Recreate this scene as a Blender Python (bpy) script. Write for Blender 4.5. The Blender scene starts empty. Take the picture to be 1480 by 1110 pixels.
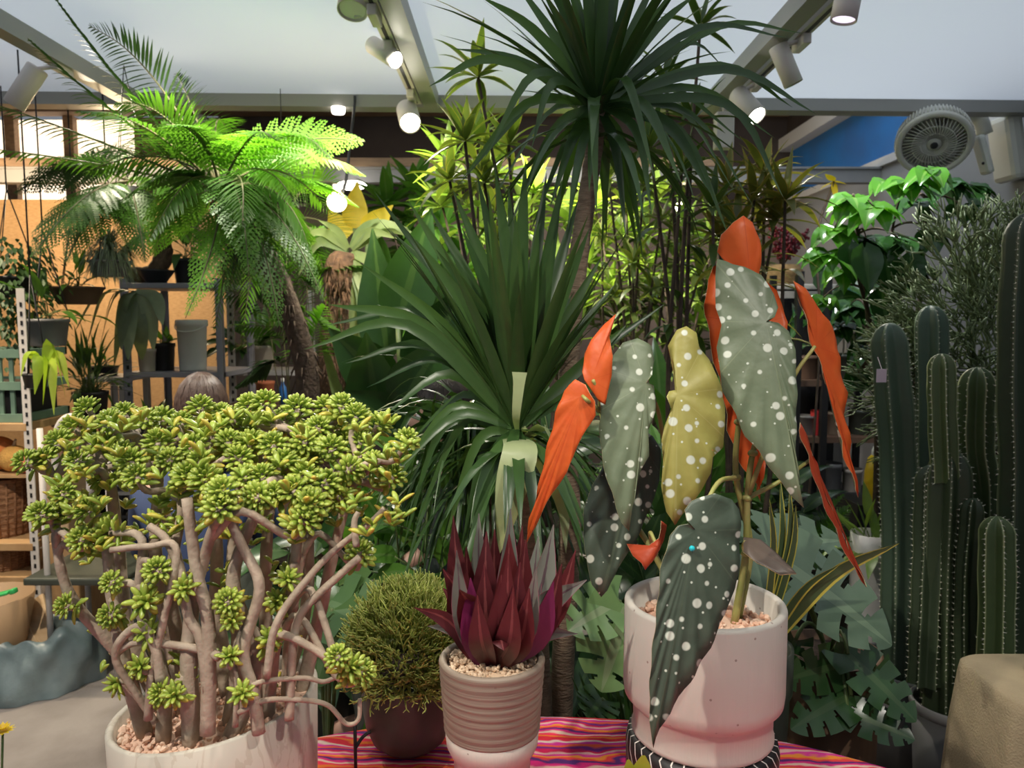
import bpy, math, random
from math import sin, cos, pi, sqrt, atan2, radians
from mathutils import Vector as V, Matrix, Quaternion
R = random.Random(11)
SC = bpy.context.scene
C = SC.collection
F = 1112.0; H = 1.5; PT = radians(5.04); SP = sin(PT); CP = cos(PT)
UP = V((0, 0, 1))

def P(px, py, Y):
    """the point on the ray through photo pixel (px, py) that lies Y metres into the room"""
    a = (px-740)/F; b = (555-py)/F
    d = V((a, CP+b*SP, -SP+b*CP))
    return V((0, 0, H)) + d*(Y/d.y)
def S(px, Y): return px*Y/F
def rr(a, b): return a+(b-a)*R.random()

# ------------------------------------------------------------------ mesh builder
class MB:
    def __init__(s): s.v = []; s.f = []; s.m = []; s.t = []
    def add(s, vs, fs, m=0, t=(.5, .5, 0)):
        b = len(s.v); s.v += [(x[0], x[1], x[2]) for x in vs]
        s.f += [tuple(i+b for i in f) for f in fs]
        s.m += [m]*len(fs)
        s.t += t if isinstance(t, list) else [t]*len(vs)

def thing(name, label, cat, loc, group=None):
    o = bpy.data.objects.new(name, None); C.objects.link(o)
    o.location = loc; o.empty_display_size = .05
    o['label'] = label; o['category'] = cat
    if group: o['group'] = group
    bpy.context.view_layer.update()
    return o
def rootloc(o):
    while o.parent: o = o.parent
    return V(o.location)
def build(name, mb, mats, parent=None, smooth=True, loc=None, label=None, kind=None, bevel=0):
    if parent is not None: off = rootloc(parent)
    elif loc is not None: off = V(loc)
    else:
        xs = [v[0] for v in mb.v]; ys = [v[1] for v in mb.v]; zs = [v[2] for v in mb.v]
        off = V(((min(xs)+max(xs))/2, (min(ys)+max(ys))/2, min(zs)))
    me = bpy.data.meshes.new(name)
    me.from_pydata([(v[0]-off.x, v[1]-off.y, v[2]-off.z) for v in mb.v], [], mb.f)
    mats = mats if isinstance(mats, (list, tuple)) else [mats]
    for m in mats: me.materials.append(m)
    me.polygons.foreach_set('material_index', mb.m)
    me.polygons.foreach_set('use_smooth', [smooth]*len(mb.f))
    at = me.attributes.new('tint', 'FLOAT_COLOR', 'POINT')
    flat = []
    for t in mb.t: flat += [t[0], t[1], t[2], 1]
    at.data.foreach_set('color', flat)
    me.update()
    o = bpy.data.objects.new(name, me); C.objects.link(o)
    if parent is not None: o.parent = parent
    else: o.location = off
    if label: o['label'] = label
    if kind: o['kind'] = kind
    if bevel:
        b = o.modifiers.new('b', 'BEVEL'); b.width = bevel; b.segments = 2; b.limit_method = 'ANGLE'
    return o
def single(name, mb, mats, label, cat, group=None, **k):
    o = build(name, mb, mats, **k); o['label'] = label; o['category'] = cat
    if group: o['group'] = group
    return o
def struct(name, mb, mats, **k):
    return build(name, mb, mats, kind='structure', smooth=k.pop('smooth', False), **k)
def copy_tree(o, parent=None):
    c = o.copy(); C.objects.link(c); c.parent = parent
    for ch in list(o.children): copy_tree(ch, c)
    return c

# ------------------------------------------------------------------ shapes
def box(mb, x0, x1, y0, y1, z0, z1, m=0, M=None):
    vs = [V((x, y, z)) for z in (z0, z1) for y in (y0, y1) for x in (x0, x1)]
    if M: vs = [M @ v for v in vs]
    mb.add(vs, [(0, 2, 3, 1), (4, 5, 7, 6), (0, 1, 5, 4), (2, 6, 7, 3), (0, 4, 6, 2), (1, 3, 7, 5)], m)
def obox(mb, a, b, w, h, up=UP, m=0):
    """bar of section w x h from a to b"""
    a = V(a); b = V(b); d = (b-a).normalized(); s = d.cross(V(up)).normalized(); u = s.cross(d)
    vs = [p+s*i*w/2+u*j*h/2 for p in (a, b) for i, j in ((-1, -1), (1, -1), (1, 1), (-1, 1))]
    mb.add(vs, [(3, 2, 1, 0), (4, 5, 6, 7), (0, 1, 5, 4), (1, 2, 6, 5), (2, 3, 7, 6), (3, 0, 4, 7)], m)
def tube(mb, pts, rad, n=7, m=0, t=None, cap=True):
    pts = [V(p) for p in pts]; k = len(pts)
    if not hasattr(rad, '__len__'): rad = [rad]*k
    r0 = R.random()
    d = (pts[1]-pts[0]).normalized()
    s = d.cross(UP)
    if s.length < .1: s = d.cross(V((1, 0, 0)))
    s.normalize(); vs = []; ts = []; fs = []
    for i in range(k):
        d = (pts[min(i+1, k-1)]-pts[max(i-1, 0)])
        if d.length < 1e-9: d = UP.copy()
        d.normalize(); s = s-d*s.dot(d)
        if s.length < 1e-6: s = d.orthogonal()
        s.normalize(); u = d.cross(s)
        for j in range(n):
            a = 2*pi*j/n; vs.append(pts[i]+(s*cos(a)+u*sin(a))*rad[i]); ts.append((r0, i/(k-1), .5))
    for i in range(k-1):
        for j in range(n):
            a = i*n+j; b = i*n+(j+1) % n; fs.append((a, b, b+n, a+n))
    if cap:
        fs.append(tuple(range(n-1, -1, -1))); fs.append(tuple((k-1)*n+j for j in range(n)))
    mb.add(vs, fs, m, ts)
def lathe(mb, prof, c, n=48, m=0, M=None, closed=False):
    """prof: (r, z) rows; closed joins last to first"""
    c = V(c); vs = []; fs = []
    k = len(prof)
    for r, z in prof:
        for j in range(n):
            a = 2*pi*j/n; q = V((r*cos(a), r*sin(a), z))
            vs.append(c+(M @ q if M else q))
    for i in range(k if closed else k-1):
        i2 = (i+1) % k
        for j in range(n):
            fs.append((i*n+j, i*n+(j+1) % n, i2*n+(j+1) % n, i2*n+j))
    mb.add(vs, fs, m)
def ball(mb, c, r, n=12, k=8, m=0, sq=(1, 1, 1), M=None, t=(.5, .5, 0)):
    c = V(c); vs = []; fs = []
    for i in range(k+1):
        b = pi*i/k
        for j in range(n):
            a = 2*pi*j/n; q = V((r*sq[0]*sin(b)*cos(a), r*sq[1]*sin(b)*sin(a), r*sq[2]*cos(b)))
            vs.append(c+(M @ q if M else q))
    for i in range(k):
        for j in range(n):
            fs.append((i*n+j, (i+1)*n+j, (i+1)*n+(j+1) % n, i*n+(j+1) % n))
    mb.add(vs, fs, m, t)
OCT = [(1, 0, 0), (-1, 0, 0), (0, 1, 0), (0, -1, 0), (0, 0, 1), (0, 0, -1)]
OCF = [(0, 2, 4), (2, 1, 4), (1, 3, 4), (3, 0, 4), (2, 0, 5), (1, 2, 5), (3, 1, 5), (0, 3, 5)]
PHI = 1.618
ICO = [V(p).normalized() for p in [(-1, PHI, 0), (1, PHI, 0), (-1, -PHI, 0), (1, -PHI, 0), (0, -1, PHI), (0, 1, PHI), (0, -1, -PHI), (0, 1, -PHI), (PHI, 0, -1), (PHI, 0, 1), (-PHI, 0, -1), (-PHI, 0, 1)]]
ICF = [(0, 11, 5), (0, 5, 1), (0, 1, 7), (0, 7, 10), (0, 10, 11), (1, 5, 9), (5, 11, 4), (11, 10, 2), (10, 7, 6), (7, 1, 8), (3, 9, 4), (3, 4, 2), (3, 2, 6), (3, 6, 8), (3, 8, 9), (4, 9, 5), (2, 4, 11), (6, 2, 10), (8, 6, 7), (9, 8, 1)]
def stone(mb, c, r, m=0):
    q = Quaternion((R.gauss(0, 1), R.gauss(0, 1), R.gauss(0, 1), R.gauss(0, 1))).normalized()
    s = V((rr(.7, 1.3), rr(.7, 1.2), rr(.6, 1)))
    mb.add([V(c)+q @ V((p.x*s.x, p.y*s.y, p.z*s.z))*r*rr(.85, 1.15) for p in ICO], ICF, m, (R.random(), 0, 0))
def bez(a, b, c, n=12):
    a, b, c = V(a), V(b), V(c)
    return [a*(1-t)**2+b*2*t*(1-t)+c*t*t for t in [i/n for i in range(n+1)]]
def crom(pts, n=6):
    """smooth curve through pts"""
    pts = [V(p) for p in pts]; q = [pts[0]*2-pts[1]]+pts+[pts[-1]*2-pts[-2]]; out = []
    for i in range(1, len(q)-2):
        p0, p1, p2, p3 = q[i-1:i+3]
        for k in range(n):
            t = k/n
            out.append(.5*((2*p1)+(p2-p0)*t+(2*p0-5*p1+4*p2-p3)*t*t+(3*p1-p0-3*p2+p3)*t**3))
    return out+[pts[-1]]

# ------------------------------------------------------------------ leaves
def strap(u): return (.5+.5*min(1, u/.3))*max(.02, 1-u**2.4)
def lance(u): return max(.03, sin(pi*min(1, .06+.94*u**.75)))
def ovate(u): return max(.04, sin(pi*(.04+.96*u**.62)))
def blade(mb, p, d, L, W, droop=.5, n=7, fold=.25, prof=strap, tw=0., m=0, r=None, side=None):
    p = V(p); d = V(d).normalized(); st = L/n; r = R.random() if r is None else r
    s = V(side) if side is not None else d.cross(UP)
    if s.length < .08: s = V((cos(r*40), sin(r*40), 0))
    s.normalize(); vs = []; ts = []; fs = []
    if tw: s = Quaternion(d, tw) @ s
    for i in range(n+1):
        u = i/n; w = W*prof(u)/2; nr = s.cross(d)
        vs += [p-s*w, p-nr*fold*w, p+s*w]; ts += [(r, u, 1), (r, u, 0), (r, u, 1)]
        if i < n:
            a = 3*i; fs += [(a, a+3, a+4, a+1), (a+1, a+4, a+5, a+2)]
            d = (d+V((0, 0, -droop/n))).normalized()
            s = (s-d*s.dot(d)).normalized(); p = p+d*st
    mb.add(vs, fs, m, ts)
    return p
def pathblade(mb, pts, W, fold=.25, prof=strap, m=0, r=None, side=None, n=4):
    pts = crom(pts, n); k = len(pts); r = R.random() if r is None else r
    d = (pts[1]-pts[0]).normalized(); s = V(side) if side is not None else d.cross(V((0, -1, 0)))
    if s.length < .05: s = V((1, 0, 0))
    s.normalize(); vs = []; ts = []; fs = []
    for i in range(k):
        d = (pts[min(i+1, k-1)]-pts[max(0, i-1)]).normalized(); s = (s-d*s.dot(d)).normalized(); nr = s.cross(d)
        u = i/(k-1); w = W*prof(u)/2
        vs += [pts[i]-s*w, pts[i]-nr*fold*w, pts[i]+s*w]; ts += [(r, u, 1), (r, u, 0), (r, u, 1)]
        if i < k-1: a = 3*i; fs += [(a, a+3, a+4, a+1), (a+1, a+4, a+5, a+2)]
    mb.add(vs, fs, m, ts)
def broad(mb, p, d, nrm, L, W, prof=ovate, back=0., nu=10, nv=3, cup=.15, droop=.5, wav=0., m=0, r=None, slits=0):
    """broad leaf: midrib from p along d, face towards nrm; back>0 makes heart lobes, slits>0 cuts monstera fingers"""
    p = V(p); d = V(d).normalized(); nrm = V(nrm); s = d.cross(nrm).normalized(); r = R.random() if r is None else r
    pos = p.copy(); mid = []; dd = d.copy(); st = L/nu
    for i in range(nu+1):
        mid.append((pos.copy(), dd.copy(), s.cross(dd).normalized()))
        dd = (dd+V((0, 0, -droop/nu))).normalized(); pos = pos+dd*st
    vs = []; ts = []; fs = []; ph = R.random()*6
    nc = 2*nv+1
    for i in range(nu+1):
        u = i/nu; q, di, ni = mid[i]; w = W/2*prof(u)
        for j in range(nc):
            v = (j-nv)/nv; av = abs(v)
            lb = -back*L*av**1.4*(1-u)**2.2+(.16*L*av*av*u*(1-u)*2.2 if slits else 0)
            vs.append(q+s*v*w+di*lb+ni*(cup*w*av*av*(1 if cup > 0 else 1)+wav*w*av*sin(ph+u*15+v*2)))
            ts.append((r, u, av))
    for i in range(nu):
        for j in range(nc-1):
            vj = abs((j+.5-nv)/nv); sd = j < nv
            if slits and nu*.10 < i < nu*.92 and (i+(3 if sd else 0)) % slits < 2 and vj > ((.22 if (i//slits) % 2 else .42)+(.25 if (i+(3 if sd else 0)) % slits == 1 else 0)): continue
            a = i*nc+j; fs.append((a, a+1, a+nc+1, a+nc))
    mb.add(vs, fs, m, ts)
    return mid[-1][0]
def frond(mb, pts, plen, pw=.012, npin=24, bip=False, m=0, mr=1, ang=1.15, pdroop=.5, rr_=.004, start=.15, facing=None):
    """fern or palm frond along the path pts"""
    pts = crom(pts, 6); k = len(pts); tube(mb, pts, [rr_*(1-.8*i/(k-1)) for i in range(k)], 5, mr)
    s = (pts[1]-pts[0]).cross(facing or UP)
    if s.length < .02: s = V((1, 0, 0))
    s.normalize(); tn = R.random()
    for i in range(npin):
        u = start+(1-start)*i/npin; x = u*(k-1); a = min(int(x), k-2); q = pts[a].lerp(pts[a+1], x-a)
        d = (pts[a+1]-pts[a]).normalized(); s = (s-d*s.dot(d)).normalized()
        pl = plen*max(.12, sin(pi*(.12+.86*u**.8)))
        for sg in (-1, 1):
            A = ang*(1-.45*u)+rr(-.06, .06); dr = (d*cos(A)+s*sg*sin(A)+V((0, 0, rr(-.08, .05)))).normalized()
            if not bip:
                blade(mb, q, dr, pl*rr(.9, 1.08), pw, pdroop, 4, .2, lance, m=m, r=tn*.6+R.random()*.4)
            else:
                nn = max(4, int(pl/.014)); pv = q.copy(); st = pl/nn; dv = dr; rd = tn*.6+R.random()*.4
                sd = dv.cross(s.cross(d)).normalized()
                for j in range(nn):
                    w = pl*.2*(1-(j/nn)**1.3)+.004; e = dv*st*.9
                    for g in (-1, 1):
                        t = pv+sd*g*w+dv*w*.45+V((0, 0, -w*.2))
                        mb.add([pv, pv+sd*g*w*.5-e*.1, t, pv+sd*g*w*.5+e], [(0, 1, 2, 3)], m, [(rd, 0, 0), (rd, .5, 1), (rd, 1, 1), (rd, .5, 1)])
                    pv = pv+dv*st; dv = (dv+V((0, 0, -pdroop/nn))).normalized()
def rosette_leaves(mb, c, ax, n, L, W, droop, prof=lance, lo=.2, hi=1.45, m=0, fold=.3, nseg=6, jl=.2):
    """leaves spiralling round axis ax at c: lo..hi is the angle off the axis from the heart to the rim"""
    ax = V(ax).normalized(); e = ax.orthogonal().normalized(); g = ax.cross(e)
    for i in range(n):
        a = i*2.39996+rr(-.2, .2); th = lo+(hi-lo)*((i+.5)/n)+rr(-.08, .08)
        d = ax*cos(th)+(e*cos(a)+g*sin(a))*sin(th)
        blade(mb, V(c)+d*W*.15, d, L*rr(1-jl, 1+jl*.4), W*rr(.85, 1.1), droop*rr(.6, 1.3), nseg, fold, prof, m=m)

# ------------------------------------------------------------------ materials
def newmat(name):
    m = bpy.data.materials.new(name); m.use_nodes = True; nt = m.node_tree; nt.nodes.clear()
    out = nt.nodes.new('ShaderNodeOutputMaterial'); b = nt.nodes.new('ShaderNodeBsdfPrincipled')
    nt.links.new(b.outputs[0], out.inputs[0]); return m, nt, b, out
def nd(nt, t, **k):
    n = nt.nodes.new('ShaderNode'+t)
    for a, v in k.items():
        if a.startswith('i_'):
            key = a[2:]; key = int(key) if key.isdigit() else key
            n.inputs[key].default_value = v
        else: setattr(n, a, v)
    return n
def rgb(c): return (c[0], c[1], c[2], 1)
def mixc(nt, fac, a, b):
    n = nt.nodes.new('ShaderNodeMix'); n.data_type = 'RGBA'
    for s, v in ((0, fac), (6, a), (7, b)):
        if hasattr(v, 'is_linked') or hasattr(v, 'links'): nt.links.new(v, n.inputs[s])
        else: n.inputs[s].default_value = v if s == 0 else rgb(v)
    return n.outputs[2]
def math_(nt, op, a, b=0., c=None):
    n = nt.nodes.new('ShaderNodeMath'); n.operation = op
    for i, v in enumerate((a, b) if c is None else (a, b, c)):
        if hasattr(v, 'links'): nt.links.new(v, n.inputs[i])
        else: n.inputs[i].default_value = v
    return n.outputs[0]
def solid(name, c, rough=.6, c2=None, scale=20., bump=0., bscale=None, metal=0., spec=.5, detail=4, stretch=None):
    m, nt, b, o = newmat(name)
    b.inputs['Roughness'].default_value = rough; b.inputs['Metallic'].default_value = metal
    b.inputs['Specular IOR Level'].default_value = spec
    b.inputs['Base Color'].default_value = rgb(c)
    if c2 or bump:
        tc = nd(nt, 'TexCoord'); mp = nd(nt, 'Mapping'); nt.links.new(tc.outputs['Object'], mp.inputs[0])
        if stretch: mp.inputs['Scale'].default_value = stretch
        if c2:
            nz = nd(nt, 'TexNoise', i_Scale=scale, i_Detail=detail); nt.links.new(mp.outputs[0], nz.inputs['Vector'])
            rp = nd(nt, 'MapRange'); rp.inputs[1].default_value = .35; rp.inputs[2].default_value = .65
            nt.links.new(nz.outputs[0], rp.inputs[0])
            nt.links.new(mixc(nt, rp.outputs[0], c, c2), b.inputs['Base Color'])
        if bump:
            n2 = nd(nt, 'TexNoise', i_Scale=bscale or scale, i_Detail=6); nt.links.new(mp.outputs[0], n2.inputs['Vector'])
            bp = nd(nt, 'Bump', i_Strength=bump, i_Distance=.01); nt.links.new(n2.outputs[0], bp.inputs['Height'])
            nt.links.new(bp.outputs[0], b.inputs['Normal'])
    return m
def leafm(name, c1, c2, rough=.38, trans=.25, rib=None, edge=None, tip=None, spec=.5, edge_at=.8, hue=None):
    """leaf: each leaf picks its own green between c1 and c2; optional midrib, margin and tip colours"""
    m, nt, b, out = newmat(name)
    at = nd(nt, 'Attribute', attribute_name='tint'); se = nd(nt, 'SeparateColor'); nt.links.new(at.outputs['Color'], se.inputs[0])
    col = mixc(nt, se.outputs[0], c1, c2)
    tc = nd(nt, 'TexCoord'); nz = nd(nt, 'TexNoise', i_Scale=35., i_Detail=3.); nt.links.new(tc.outputs['Object'], nz.inputs['Vector'])
    col = mixc(nt, math_(nt, 'MULTIPLY', nz.outputs[0], .35), col, tuple(x*1.5 for x in c2))
    if rib: col = mixc(nt, math_(nt, 'MULTIPLY', math_(nt, 'LESS_THAN', se.outputs[2], .13), .8), col, rib)
    if edge: col = mixc(nt, math_(nt, 'GREATER_THAN', se.outputs[2], edge_at), col, edge)
    if tip: col = mixc(nt, math_(nt, 'MULTIPLY', math_(nt, 'POWER', se.outputs[1], 3.), .85), col, tip)
    nt.links.new(col, b.inputs['Base Color'])
    b.inputs['Roughness'].default_value = rough; b.inputs['Specular IOR Level'].default_value = spec
    if trans:
        tr = nd(nt, 'BsdfTranslucent'); mx = nd(nt, 'MixShader'); mx.inputs[0].default_value = trans
        g = nd(nt, 'Mix', data_type='RGBA', blend_type='MULTIPLY'); g.inputs[0].default_value = 1
        nt.links.new(col, g.inputs[6]); g.inputs[7].default_value = (1.5, 1.6, .7, 1)
        nt.links.new(g.outputs[2], tr.inputs[0]); nt.links.new(b.outputs[0], mx.inputs[1]); nt.links.new(tr.outputs[0], mx.inputs[2])
        nt.links.new(mx.outputs[0], out.inputs[0])
    return m
def emit(name, c, s):
    m, nt, b, o = newmat(name); b.inputs['Base Color'].default_value = rgb(c)
    b.inputs['Emission Color'].default_value = rgb(c); b.inputs['Emission Strength'].default_value = s
    return m
# ================================================================== materials
M = {}
M['floor'] = solid('concrete', (.30, .27, .25), .85, (.20, .175, .16), 3.5, .25, 60)
M['ceil'] = solid('ceiling_fabric', (.74, .76, .80), .8, (.70, .72, .76), 1.2)
def fabric():
    m, nt, b, out = newmat('ceiling_fabric'); b.inputs['Base Color'].default_value = (.74, .76, .80, 1); b.inputs['Roughness'].default_value = .9
    tr = nd(nt, 'BsdfTranslucent'); tr.inputs[0].default_value = (.80, .83, .88, 1); mx = nd(nt, 'MixShader'); mx.inputs[0].default_value = .5
    nt.links.new(b.outputs[0], mx.inputs[1]); nt.links.new(tr.outputs[0], mx.inputs[2]); nt.links.new(mx.outputs[0], out.inputs[0]); return m
M['ceil'] = fabric()
M['rail'] = solid('rail_grey', (.30, .30, .28), .45)
M['beam'] = solid('beam_grey', (.22, .23, .24), .5, (.27, .27, .27), 4)
M['lampwhite'] = solid('lamp_white', (.62, .58, .54), .5)
M['wallgrey'] = solid('wall_grey', (.28, .29, .31), .8, (.25, .26, .28), 2.5)
M['blue'] = solid('blue_paint', (.02, .17, .50), .7, (.03, .14, .40), 3)
M['whitetrim'] = solid('white_trim', (.62, .62, .62), .6)
M['brown'] = solid('dark_brown_board', (.045, .032, .028), .7, (.06, .045, .04), 3)
M['taupe'] = solid('taupe_wall', (.20, .15, .13), .8, (.16, .12, .10), 2)
M['beamwood'] = solid('beam_wood', (.30, .20, .12), .7, (.20, .13, .08), 6, stretch=(1, 8, 8))
M['mat'] = solid('reed_matting', (.52, .33, .16), .8, (.40, .24, .11), 30, .4, 60, stretch=(1, 1, 5))
M['darksteel'] = solid('dark_steel', (.02, .02, .022), .5)
M['rackgrey'] = solid('rack_grey', (.27, .26, .30), .5)
M['black'] = solid('black_plastic', (.012, .012, .013), .45)
M['charcoal'] = solid('charcoal_glaze', (.046, .054, .040), .42, (.060, .068, .052), 12)
M['white'] = solid('white_plastic', (.68, .66, .63), .4)
M['soil'] = solid('soil', (.05, .03, .02), .95, (.09, .06, .04), 60, .6, 80)

# ================================================================== the room
XR = 2.74
def ce(x): return 3.99+.0314*x            # the far edge of the ceiling runs slightly askew
b = MB(); box(b, -5.6, XR, -1.2, 8, -.1, 0); struct('floor', b, M['floor'])
b = MB()
vs = [(-4.2, -.6, 2.6), (XR, -.6, 2.6), (XR, ce(XR), 2.6), (-4.2, ce(-4.2), 2.6)]
b.add(vs, [(0, 3, 2, 1)])
struct('ceiling', b, M['ceil'])
for i, x in enumerate((-1.87, -.40, 1.0, XR-.05)):
    b = MB(); obox(b, (x, -.6, 2.565), (x, ce(x)-.05, 2.565), .07, .07); struct('trim_%d' % (i+1), b, M['rail'])
b = MB(); obox(b, (-4.2, ce(-4.2), 2.575), (XR, ce(XR), 2.575), .05, .07)
obox(b, (-4.2, ce(-4.2)+.05, 2.55), (XR, ce(XR)+.05, 2.55), .05, .02); struct('trim_5', b, M['rail'])
b = MB(); box(b, -5.4, XR, 5.82, 5.92, 2.49, 2.585); box(b, -5.4, XR, 5.80, 5.94, 2.585, 2.60); struct('trim_6', b, [M['beam']])
b = MB(); box(b, -5.4, 1.5, 5.78, 5.80, 2.60, 2.66); struct('trim_7', b, M['beamwood'])
b = MB(); box(b, -5.6, XR+.1, 7.8, 7.9, 0, 2.62); struct('wall_back', b, M['taupe'])
b = MB(); box(b, -2.9, XR+.1, 7.8, 7.9, 2.62, 3.9); struct('wall_back_upper', b, M['brown'])
b = MB(); box(b, -5.6, XR+.1, 7.60, 7.78, 3.46, 3.62); struct('trim_8', b, M['beamwood'])
b = MB(); box(b, XR, XR+.1, -1.2, 7.9, 0, 2.6); struct('wall_right', b, M['wallgrey'])
b = MB(); box(b, XR+.02, XR+.1, 4.0, 7.9, 2.66, 3.12); struct('wall_right_upper', b, M['blue'])
b = MB(); box(b, XR-.03, XR+.1, 4.2, 7.9, 2.6, 2.66); struct('trim_9', b, M['whitetrim'])
b = MB(); box(b, XR-.10, XR+.1, 4.0, 7.9, 3.12, 3.24); struct('trim_10', b, M['whitetrim'])
b = MB(); box(b, XR-.02, XR+.1, 4.0, 7.9, 3.24, 3.9); struct('wall_right_top', b, M['brown'])
b = MB(); box(b, -5.6, XR+.1, 3.9, 7.9, 3.9, 4.0); struct('ceiling_roof', b, M['brown'])
b = MB(); box(b, -5.7, -5.6, -1.2, 7.9, 0, 3.9); struct('wall_left', b, M['taupe'])
b = MB(); box(b, -5.4, -2.25, 6.2, 6.26, 0, 2.42); struct('wall_partition', b, M['mat'])
# bright panes high on the back wall, far left, with their wooden frame
pane = emit('bright_pane', (1, .82, .62), 1.6)
for i, (a, c) in enumerate(((-5.45, -5.0), (-4.9, -4.42), (-4.32, -3.72))):
    b = MB(); box(b, a, c, 7.84, 7.86, 2.62, 3.44); w = struct('window_%d' % (i+1), b, pane)
    f = MB()
    for x in (a-.05, c+.0): box(f, x, x+.05, 7.76, 7.88, 2.62, 3.46)
    box(f, a, c, 7.78, 7.86, 3.02, 3.05); build('window_frame', f, M['beamwood'], w, smooth=False)
for i, x in enumerate((-3.35, -3.1)):
    b = MB(); box(b, x, x+.09, 7.7, 7.8, 2.62, 3.46); struct('trim_%d' % (11+i), b, M['whitetrim'] if i else M['beamwood'])
b = MB(); box(b, -3.7, -2.9, 7.82, 7.88, 2.62, 3.46); struct('wall_back_infill', b, M['beamwood'])

# ================================================================== lamps on their tracks
lens = emit('lamp_lens', (1, .93, .82), 30)
lensoff = solid('lamp_lens_dim', (.75, .68, .75), .3)
tracks = {}
for i, (x, lab) in enumerate(((-.47, 'white lamp track along the middle ceiling beam'), (1.09, 'white lamp track along the right-hand ceiling beam'))):
    b = MB(); box(b, x-.022, x+.022, .2, ce(x)-.06, 2.545, 2.60); t = single('light_track', b, M['lampwhite'], lab, 'track', smooth=False, group='ceiling lamp tracks')
    s = MB(); box(s, x-.007, x+.007, .2, ce(x)-.08, 2.543, 2.546); build('slot', s, M['black'], t, smooth=False)
def spotlamp(lab, tail, head, r, tx, on=True, col=lens):
    """can lamp whose cylinder runs from tail to head (the lit mouth), hung from a track at tx"""
    tail = V(tail); head = V(head); mid = tail.lerp(head, .35); d = (head-tail).normalized()
    L = (head-tail).length
    t = thing('track_spotlight', lab, 'spotlight', (mid.x, mid.y, 2.53), 'can spotlights under the ceiling')
    Mr = UP.rotation_difference(d).to_matrix()
    b = MB(); lathe(b, [(0, 0), (r*.9, 0), (r, .006), (r, L), (r*.9, L), (r*.86, L-.012), (0, L-.012)], tail, 24, M=Mr); build('lamp_can', b, M['lampwhite'], t)
    b = MB(); lathe(b, [(r*.85, L-.006), (0, L-.005)], tail, 24, M=Mr); build('lens', b, col, t)
    top = V((tx if tx is not None else mid.x, mid.y, 2.535)); b = MB()
    tube(b, [mid, (mid.x, mid.y, min(mid.z+.05, 2.52)), top], .009, 8); build('arm', b, M['lampwhite'], t)
    b = MB(); box(b, top.x-.017, top.x+.017, top.y-.06, top.y+.06, 2.505, 2.543); build('adapter', b, M['lampwhite'], t, smooth=False, bevel=.004)
    return head, d
def lightspot(name, loc, to, watt, col=(1, .92, .8), ang=60, blend=.6, rad=.03):
    l = bpy.data.lights.new(name, 'SPOT'); l.energy = watt; l.color = col; l.spot_size = radians(ang); l.spot_blend = blend; l.shadow_soft_size = rad
    o = bpy.data.objects.new(name, l); C.objects.link(o); o.location = loc
    o.rotation_euler = (V(to)-V(loc)).to_track_quat('-Z', 'Y').to_euler(); return o
def lightpoint(name, loc, watt, col=(1, .82, .6), rad=.04):
    l = bpy.data.lights.new(name, 'POINT'); l.energy = watt; l.color = col; l.shadow_soft_size = rad
    o = bpy.data.objects.new(name, l); C.objects.link(o); o.location = loc; return o
spotlamp('dark unlit can spotlight beside the left ceiling beam', P(55, 98, 3.3), P(20, 152, 3.3), .043, -1.87, col=lensoff)
spotlamp('can spotlight cut by the top edge, left of the middle track', P(516, -30, 2.75), P(509, 16, 2.7), .052, -.47, col=lensoff)
h, d = spotlamp('lit can spotlight beside the middle track, facing down right', P(537, 64, 3.1), P(573, 87, 3.02), .034, -.47)
lightspot('spotlight_beam', h+d*.03, P(800, 500, 1.4), 40, ang=70)
h, d = spotlamp('lit can spotlight at the far end of the middle track, facing the viewer', P(588, 158, 3.75), P(593, 178, 3.62), .05, -.47)
lightspot('spotlight_beam', h+d*.03, P(500, 640, 2.0), 60, ang=70)
spotlamp('pale can spotlight pointing straight down at the top right', P(1227, -10, 2.3), P(1219, 30, 2.3), .037, 1.09, col=emit('lamp_lens_pink', (.9, .8, 1), 1.1))
spotlamp('unlit can spotlight hanging to the right of the right-hand track', P(1124, 66, 3.0), P(1147, 122, 3.0), .036, 1.09, col=lensoff)
h, d = spotlamp('lit can spotlight under the right-hand track, tilted down right', P(1066, 136, 3.55), P(1094, 168, 3.45), .045, 1.09)
lightspot('spotlight_beam', h+d*.03, P(1300, 600, 2.3), 50, ang=60)
b = MB(); q = P(1046, 188, 3.8); obox(b, q+V((0, 0, .08)), q-V((.0, 0, .09)), .085, .07, up=(0, 1, 0)); t = single('driver_box', b, M['lampwhite'], 'white lamp driver box hanging at the far end of the right-hand track', 'driver box', smooth=False, bevel=.006)
c = MB(); tube(c, [q+V((0, 0, .08)), (q.x, q.y, 2.53)], .01, 6); build('bracket', c, M['lampwhite'], t)
# the bare glowing bulb on its dark rod, and a far lit tube behind it
q = P(487, 292, 3.4); t = thing('pendant_bulb', 'bare glowing globe bulb hanging on a dark rod at left centre', 'bulb', q)
b = MB(); ball(b, q, .042, 20, 14); build('globe', b, emit('bulb_glow', (1, .85, .5), 26), t)
b = MB(); e = P(513, 148, 3.9); tube(b, [q+V((.02, .03, .045)), P(500, 262, 3.55), e, V((e.x, e.y, 2.58))], .007, 6); build('rod', b, M['darksteel'], t)
b = MB(); lathe(b, [(0, .075), (.018, .075), (.02, .03), (.014, .03)], q, 14); build('cap', b, M['lampwhite'], t)
lightpoint('bulb_light', q+V((0, -.07, 0)), 6, (1, .8, .5))
q = P(508, 268, 5.7); b = MB(); ball(b, q, .07, 16, 10, sq=(1.6, .6, .5)); t = single('ceiling_lamp', b, emit('far_lamp', (1, .9, .8), 8), 'small oval lit lamp under the far grey beam', 'lamp')
c = MB(); tube(c, [q, (q.x, 5.86, 2.5)], .01, 6); build('stem', c, M['rail'], t)
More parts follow.
